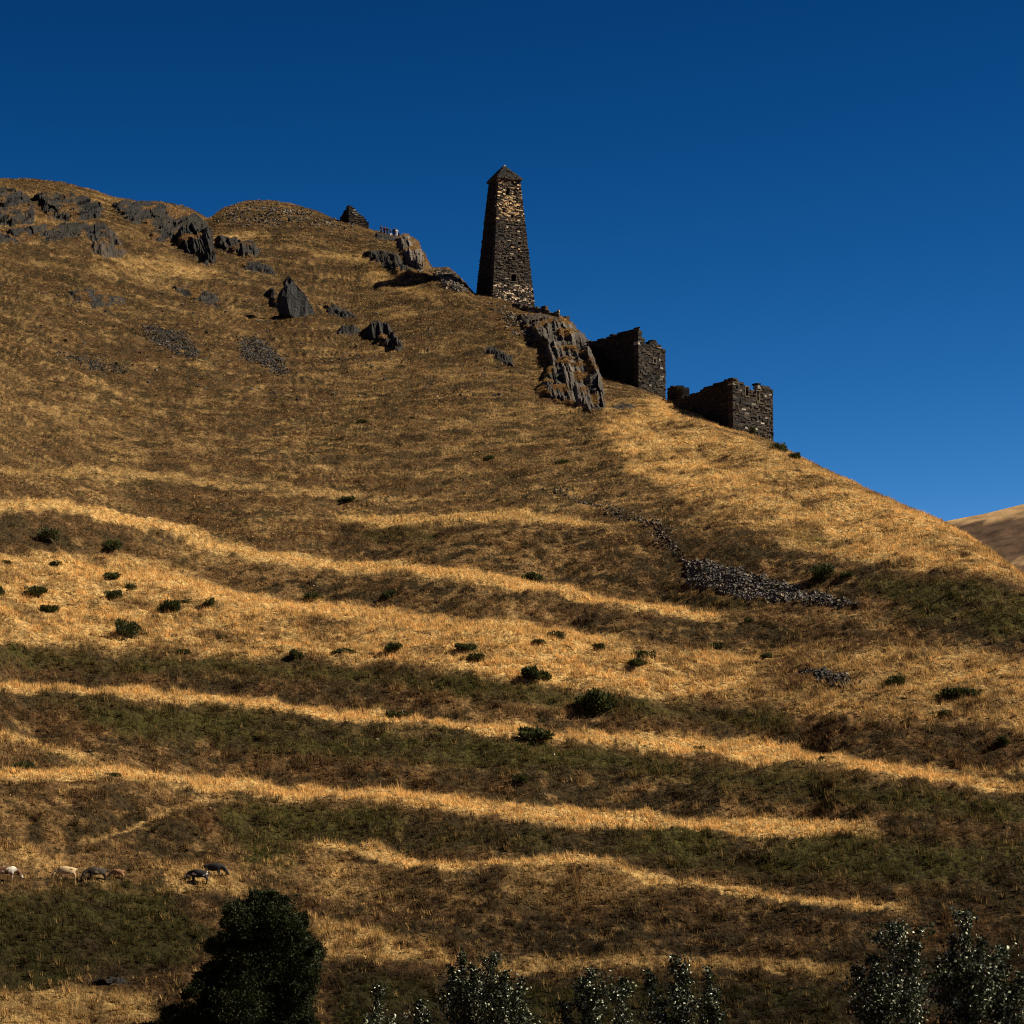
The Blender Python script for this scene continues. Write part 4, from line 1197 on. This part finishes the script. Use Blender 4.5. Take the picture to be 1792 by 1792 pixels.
def big_tree():
    g = np.random.default_rng(77); rd_ = random.Random(77)
    r_ = 196.0
    Bx = at_r(452, 1792, r_)
    m_ = F / np.linalg.norm(Bx - CAM)
    gz = ground_z(Bx[0], Bx[1])
    root = empty('broadleaf_tree', (Bx[0], Bx[1], gz)); tag(root, 'big dense dark tree at the lower left, in front of the cows', 'tree')
    def loc(px, py, dy=0.0):
        p = at_r(px, py, r_) - np.array((Bx[0], Bx[1], gz))
        return np.array((p[0], dy, p[2]))
    lobes = [(472, 1594, 38), (440, 1606, 32), (505, 1600, 34), (528, 1622, 28), (468, 1640, 52), (425, 1640, 34), (515, 1650, 44), (540, 1668, 30), (480, 1690, 64), (408, 1690, 40), (380, 1712, 30), (532, 1700, 36), (450, 1740, 70),
             (375, 1742, 36), (345, 1764, 26), (510, 1745, 46), (530, 1752, 26), (420, 1790, 76), (345, 1790, 44), (312, 1786, 30), (298, 1800, 26), (480, 1800, 60), (515, 1800, 36), (440, 1850, 80), (350, 1850, 60), (490, 1850, 60), (280, 1830, 36)]
    # ragged sprays round the outline
    for (px, py, n_) in ((455, 1562, 3), (480, 1556, 3), (505, 1562, 3), (430, 1575, 3), (412, 1605, 3), (530, 1590, 3), (550, 1632, 3), (558, 1655, 3), (556, 1690, 3), (395, 1650, 3), (372, 1688, 3), (345, 1720, 3), (548, 1725, 3), (300, 1758, 3), (272, 1782, 3), (540, 1775, 3), (405, 1628, 2), (360, 1705, 2)):
        for _ in range(n_):
            lobes.append((px + rd_.uniform(-12, 12), py + rd_.uniform(-9, 9), rd_.uniform(7, 14)))
    bm = bmesh.new()
    Hh = loc(470, 1600)[2]
    stem = [(0, 0, -.5), (.1, 0, .8), (-.05, .1, 2.0), (.15, .05, 3.6), (.3, 0, 5.5), (.6, .1, Hh * .8)]
    tube(bm, stem, [.42, .34, .30, .24, .16, .05], 9)
    P_, D_ = [], []
    for (px, py, rad) in lobes:
        for rep in range(2):
            rr = rad / m_ * rd_.uniform(.75, 1.0)
            dy = rd_.uniform(-1, 1) * max(.4, 3.8 - abs(py - 1760) / m_ * .25)
            c = loc(px - 12 + rd_.uniform(-8, 8), py + 14 + rd_.uniform(-6, 6), dy)
            if c[2] < .6: c[2] = .6
            s0 = np.array(stem[rd_.randint(2, 4)])
            if s0[2] < c[2] + 1 and rad > 42 and rep == 0 and px < 500: tube(bm, [s0, (s0 + c) / 2 + np.array((0, 0, .2)), c], [.09, .06, .02], 5)
            n = int(1500 * rr ** 2) + 250
            d = g.normal(size=(n, 3)); d /= np.linalg.norm(d, axis=1, keepdims=True)
            lump = 1 + .35 * np.sin(d[:, 0] * 5 + px) * np.sin(d[:, 1] * 4 + py) + .2 * np.sin(d[:, 2] * 9 + px)
            p = c + d * (rr * lump * g.random(n) ** .5)[:, None] * np.array((1, 1, .95))
            ok = p[:, 2] > .12
            P_.append(p[ok]); D_.append((d * .6 + g.normal(0, .6, (n, 3)) + np.array((0, 0, .25)))[ok])
    bm_obj('trunk', bm, M_bark, root, (.030, .024, .016))
    P_ = np.concatenate(P_); D_ = np.concatenate(D_)
    n = len(P_)
    c = np.array((.020, .025, .008)) * g.uniform(.4, 1.7, n)[:, None]
    pale = g.random(n) < .02
    c[pale] = np.array((.14, .15, .07)) * g.uniform(.6, 1.3, pale.sum())[:, None]
    leaves('crown', P_, D_, g.uniform(.11, .20, n), c, M_bigleaf, root, g, .32)
    print('BIGTREE leaves', n)
big_tree()

# ------------------------------------------------------------------ animals and people
def skin_mesh(name, verts, edges, radii, sub=2, smooth=True):
    """grow one continuous surface round a skeleton and return it as a mesh"""
    me = bpy.data.meshes.new(name + '_skeleton')
    me.from_pydata(verts, edges, [])
    o = bpy.data.objects.new(name + '_skeleton', me); COL.objects.link(o)
    md = o.modifiers.new('skin', 'SKIN'); md.use_smooth_shade = smooth
    sk = me.skin_vertices[0].data
    for i, r_ in enumerate(radii):
        sk[i].radius = r_ if isinstance(r_, tuple) else (r_, r_)
        sk[i].use_root = (i == 0)
    sb = o.modifiers.new('sub', 'SUBSURF'); sb.levels = sub; sb.render_levels = sub
    dg = bpy.context.evaluated_depsgraph_get()
    out = bpy.data.meshes.new_from_object(o.evaluated_get(dg))
    out.name = name
    bpy.data.objects.remove(o); bpy.data.meshes.remove(me)
    return out
def plain_mat(name, col, rough=.8, spec=.2):
    m, n, l, b = new_mat(name)
    t = noise_node(n, l, 9.0)
    rp = ramp(n, l, t.outputs['Fac'], [(.3, tuple(c * .75 for c in col)), (.7, tuple(min(1, c * 1.2) for c in col))])
    l.new(rp.outputs[0], b.inputs['Base Color']); b.inputs['Roughness'].default_value = rough; b.inputs['Specular IOR Level'].default_value = spec
    return m
def hide_mat(name, base, patch, thr, scale, off):
    m, n, l, b = new_mat(name)
    tc = n.new('ShaderNodeTexCoord'); mp = n.new('ShaderNodeMapping'); mp.inputs['Location'].default_value = off
    t = n.new('ShaderNodeTexNoise'); t.inputs['Scale'].default_value = scale; t.inputs['Detail'].default_value = 2
    l.new(tc.outputs['Object'], mp.inputs['Vector']); l.new(mp.outputs[0], t.inputs['Vector'])
    rp = ramp(n, l, t.outputs['Fac'], [(thr - .015, base), (thr + .015, patch)])
    l.new(rp.outputs[0], b.inputs['Base Color']); b.inputs['Roughness'].default_value = .75; b.inputs['Specular IOR Level'].default_value = .25
    return m
def cow(label, px, py, face, base, patch, thr, off, graze=True, size=1.0, sink=0.0, slope=0.0):
    q = surf(px, py)
    root = empty('cow', (q[0], q[1], q[2] - sink), face)
    tag(root, label, 'cow', 'grazing cows')
    V, E, Rr = [], [], []
    def add(p, r_, parent=None):
        V.append(p); Rr.append(r_)
        if parent is not None: E.append((parent, len(V) - 1))
        return len(V) - 1
    pel = add((-.70, 0, 1.10), (.27, .30))
    mid = add((-.20, 0, 1.03), (.34, .40), pel)
    che = add((.36, 0, 1.04), (.30, .38), mid)
    sho = add((.66, 0, 1.12), (.20, .27), che)
    if graze:
        nk = add((.98, .03, .90), (.15, .21), sho); hd = add((1.20, .05, .58), (.14, .16), nk); mz = add((1.38, .06, .28), (.10, .10), hd)
    else:
        nk = add((.98, .05, 1.32), (.13, .17), sho); hd = add((1.22, .08, 1.44), (.11, .13), nk); mz = add((1.52, .10, 1.26), (.075, .08), hd)
    for sgn in (-1, 1):
        a = add((V[hd][0] - .06, V[hd][1] + sgn * .12, V[hd][2] + .08), .035, hd)
        add((V[hd][0] - .08, V[hd][1] + sgn * .26, V[hd][2] + .06), .03, a)
        f0 = add((.44, sgn * .17, .72), .12, che); f1 = add((.47, sgn * .17, .40), .065, f0); f2 = add((.44, sgn * .17, .12), .045, f1); add((.49, sgn * .17, .02), .06, f2)
        h0 = add((-.66, sgn * .18, .80), .15, pel); h1 = add((-.84, sgn * .17, .46), .065, h0); h2 = add((-.78, sgn * .17, .13), .045, h1); add((-.72, sgn * .17, .02), .06, h2)
    t0 = add((-1.0, 0, 1.16), .045, pel); t1 = add((-1.08, 0, .80), .025, t0); add((-1.06, 0, .48), .045, t1)
    me = skin_mesh('cow_body', V, E, Rr)
    me.materials.append(hide_mat('cow_hide', base, patch, thr, 1.9, off))
    b = bpy.data.objects.new('body', me); COL.objects.link(b); b.parent = root
    hornm = plain_mat('horn', (.30, .26, .2), .5)
    for sgn in (-1, 1):
        bm = bmesh.new()
        p0 = Vector(V[hd]) + Vector((-.04, sgn * .08, .12))
        tube(bm, [p0, p0 + Vector((-.02, sgn * .13, .04)), p0 + Vector((.04, sgn * .17, .15))], [.026, .02, .007], 6)
        bm_obj('horn', bm, hornm, root)
    root.scale = (size * .92,) * 3
    return root
WHT, BRN, BLK, CRM = (.62, .56, .47), (.16, .075, .035), (.022, .020, .020), (.50, .36, .20)
cow('dark brown cow with a white back, cut by the left edge', 12, 1543, R(8), BRN, WHT, .52, (3, 1, 0), sink=.12)
cow('cream and white cow with brown patches, brightest of the herd', 116, 1534, R(188), CRM, BRN, .60, (0, 2, 5), sink=.05, size=.95)
cow('dark cow half hidden by grass right of the cream cow', 168, 1543, R(-160), (.035, .025, .018), (.22, .17, .12), .62, (5, 2, 1), sink=.2)
cow('small tan calf deepest in the grass, right of the half hidden cow', 206, 1538, R(170), (.30, .16, .08), CRM, .62, (1, 1, 3), size=.66, sink=.15)
cow('black cow with a white face patch, front one of the two black cows', 347, 1549, R(172), BLK, WHT, .66, (2, 7, 1), sink=.12)
cow('black cow standing behind the other black cow', 374, 1533, R(-8), BLK, (.05, .045, .04), .6, (4, 4, 4), sink=.12)

def person(label, px, py, face, h, shirt, legs, hair, crouch=False, sink=0.0, back=.8, armup=False):
    q = surf(px, py)
    root = empty('person', (q[0], q[1] + back, q[2] - sink), face)
    tag(root, label, 'person', 'people on the crest')
    k = h / 1.75
    V, E, Rr = [], [], []
    def add(p, r_, parent=None):
        V.append(p); Rr.append(r_)
        if parent is not None: E.append((parent, len(V) - 1))
        return len(V) - 1
    dz_ = -.42 if crouch else 0
    pel = add((0, 0, .95 + dz_), (.16, .12)); sp_ = add((0, -.01, 1.18 + dz_), (.14, .11), pel); ch = add((0, 0, 1.38 + dz_), (.18, .12), sp_)
    sh = add((0, 0, 1.455 + dz_), (.10, .085), ch); nk = add((0, -.01, 1.525 + dz_), .052, sh); jw = add((0, -.025, 1.585 + dz_), (.068, .075), nk)
    hd = add((0, -.02, 1.66 + dz_), (.082, .10), jw); tp = add((0, -.01, 1.735 + dz_), (.066, .08), hd)
    add((0, -.13, 1.645 + dz_), .014, hd)
    top_end = len(V)
    idx_l, idx_a = [], []
    for sgn in (-1, 1):
        if crouch:
            pts = [((sgn * .10, 0, .48), .09), ((sgn * .13, -.38, .48), .07), ((sgn * .12, -.12, .08), .048), ((sgn * .13, -.28, .035), .04)]
        else:
            pts = [((sgn * .10, 0, .86), .092), ((sgn * .115, -.02, .48), .066), ((sgn * .12, .02, .09), .046), ((sgn * .13, -.14, .035), .04)]
        pr = pel
        for p, r_ in pts:
            pr = add(p, r_, pr); idx_l.append(pr)
        apts = [((sgn * .205, 0, 1.40 + dz_), .062), ((sgn * .27, .02, 1.13 + dz_), .048), ((sgn * (.12 if armup else .25), -.20 if armup else -.08, (1.25 if armup else .90) + dz_), .036), ((sgn * (.06 if armup else .25), -.26 if armup else -.11, (1.30 if armup else .81) + dz_), .04)]
        pr = ch
        for p, r_ in apts:
            pr = add(p, r_, pr); idx_a.append(pr)
    V = [tuple(c * k for c in p) for p in V]
    me = skin_mesh('person_body', V, E, Rr, 1)
    me.materials.append(plain_mat('skin', (.42, .25, .17)))
    b = bpy.data.objects.new('body', me); COL.objects.link(b); b.parent = root
    def garment(name, keep, grow, col, extra):
        """cloth shell round part of the same skeleton; extra: (point, radius, joined to) for collar, hem and waistband"""
        mp = {v: i for i, v in enumerate(keep)}
        ee = [(mp[a], mp[b_]) for a, b_ in E if a in mp and b_ in mp]
        vv = [V[v] for v in keep]
        rr = [tuple(x * grow + .014 for x in (Rr[v] if isinstance(Rr[v], tuple) else (Rr[v],) * 2)) for v in keep]
        for p, r_, j in extra:
            ee.append((mp[j], len(vv))); vv.append(tuple(c * k for c in p)); rr.append(r_)
        g_ = skin_mesh(name, vv, ee, rr, 1)
        g_.materials.append(plain_mat('cloth_' + name, col))
        o = bpy.data.objects.new(name, g_); COL.objects.link(o); o.parent = root
    garment('jacket', [ch, sh, sp_, pel] + [v for i, v in enumerate(idx_a) if i % 4 < 3], 1.10, shirt, [((0, -.01, 1.53 + dz_), (.075, .07), sh), ((0, 0, .78 + dz_), (.185, .15), pel)])
    garment('trousers', [pel] + [v for i, v in enumerate(idx_l) if i % 4 < 3], 1.12, legs, [((0, 0, 1.12 + dz_), (.13, .10), pel)])
    bm = bmesh.new()
    bmesh.ops.create_icosphere(bm, subdivisions=2, radius=.112 * k, matrix=Matrix.Translation((0, .012 * k, (1.70 + dz_) * k)))
    for v in bm.verts:
        if v.co.z < (1.66 + dz_) * k and v.co.y < 0: v.co.z = (1.68 + dz_) * k
    bm_obj('hair', bm, plain_mat('hair', hair), root)
    return root
DK, NV_, PU, WH, GY_ = (.02, .02, .025), (.03, .035, .07), (.16, .04, .07), (.72, .70, .68), (.2, .2, .22)
person('person in a dark blue jacket, leftmost of the group on the crest', 667, 409, R(30), 1.74, NV_, DK, (.02, .015, .01))
person('person in a dark red jacket second from the left on the crest', 672.5, 410, R(-40), 1.62, PU, DK, (.03, .02, .012))
person('person in a black jacket in the left half of the crest group', 677.5, 412, R(10), 1.68, DK, NV_, (.02, .015, .01))
person('short person with white trousers in the middle of the crest group', 683, 413, R(60), 1.50, DK, WH, (.04, .025, .015))
person('tall person in black left of the white shirted one', 689, 414, R(-20), 1.84, DK, DK, (.015, .012, .01))
person('person all in white on the crest', 693.5, 415, R(15), 1.80, WH, (.60, .56, .52), (.02, .015, .01), armup=True)
person('person in black crouching at the feet of the white clad one', 697.5, 416.5, R(-60), 1.70, DK, DK, (.02, .015, .01), crouch=True)
person('person in blue standing lower down, apart from the group', 715, 422, R(-80), 1.6, (.05, .14, .28), (.5, .48, .45), (.03, .02, .015), crouch=True)
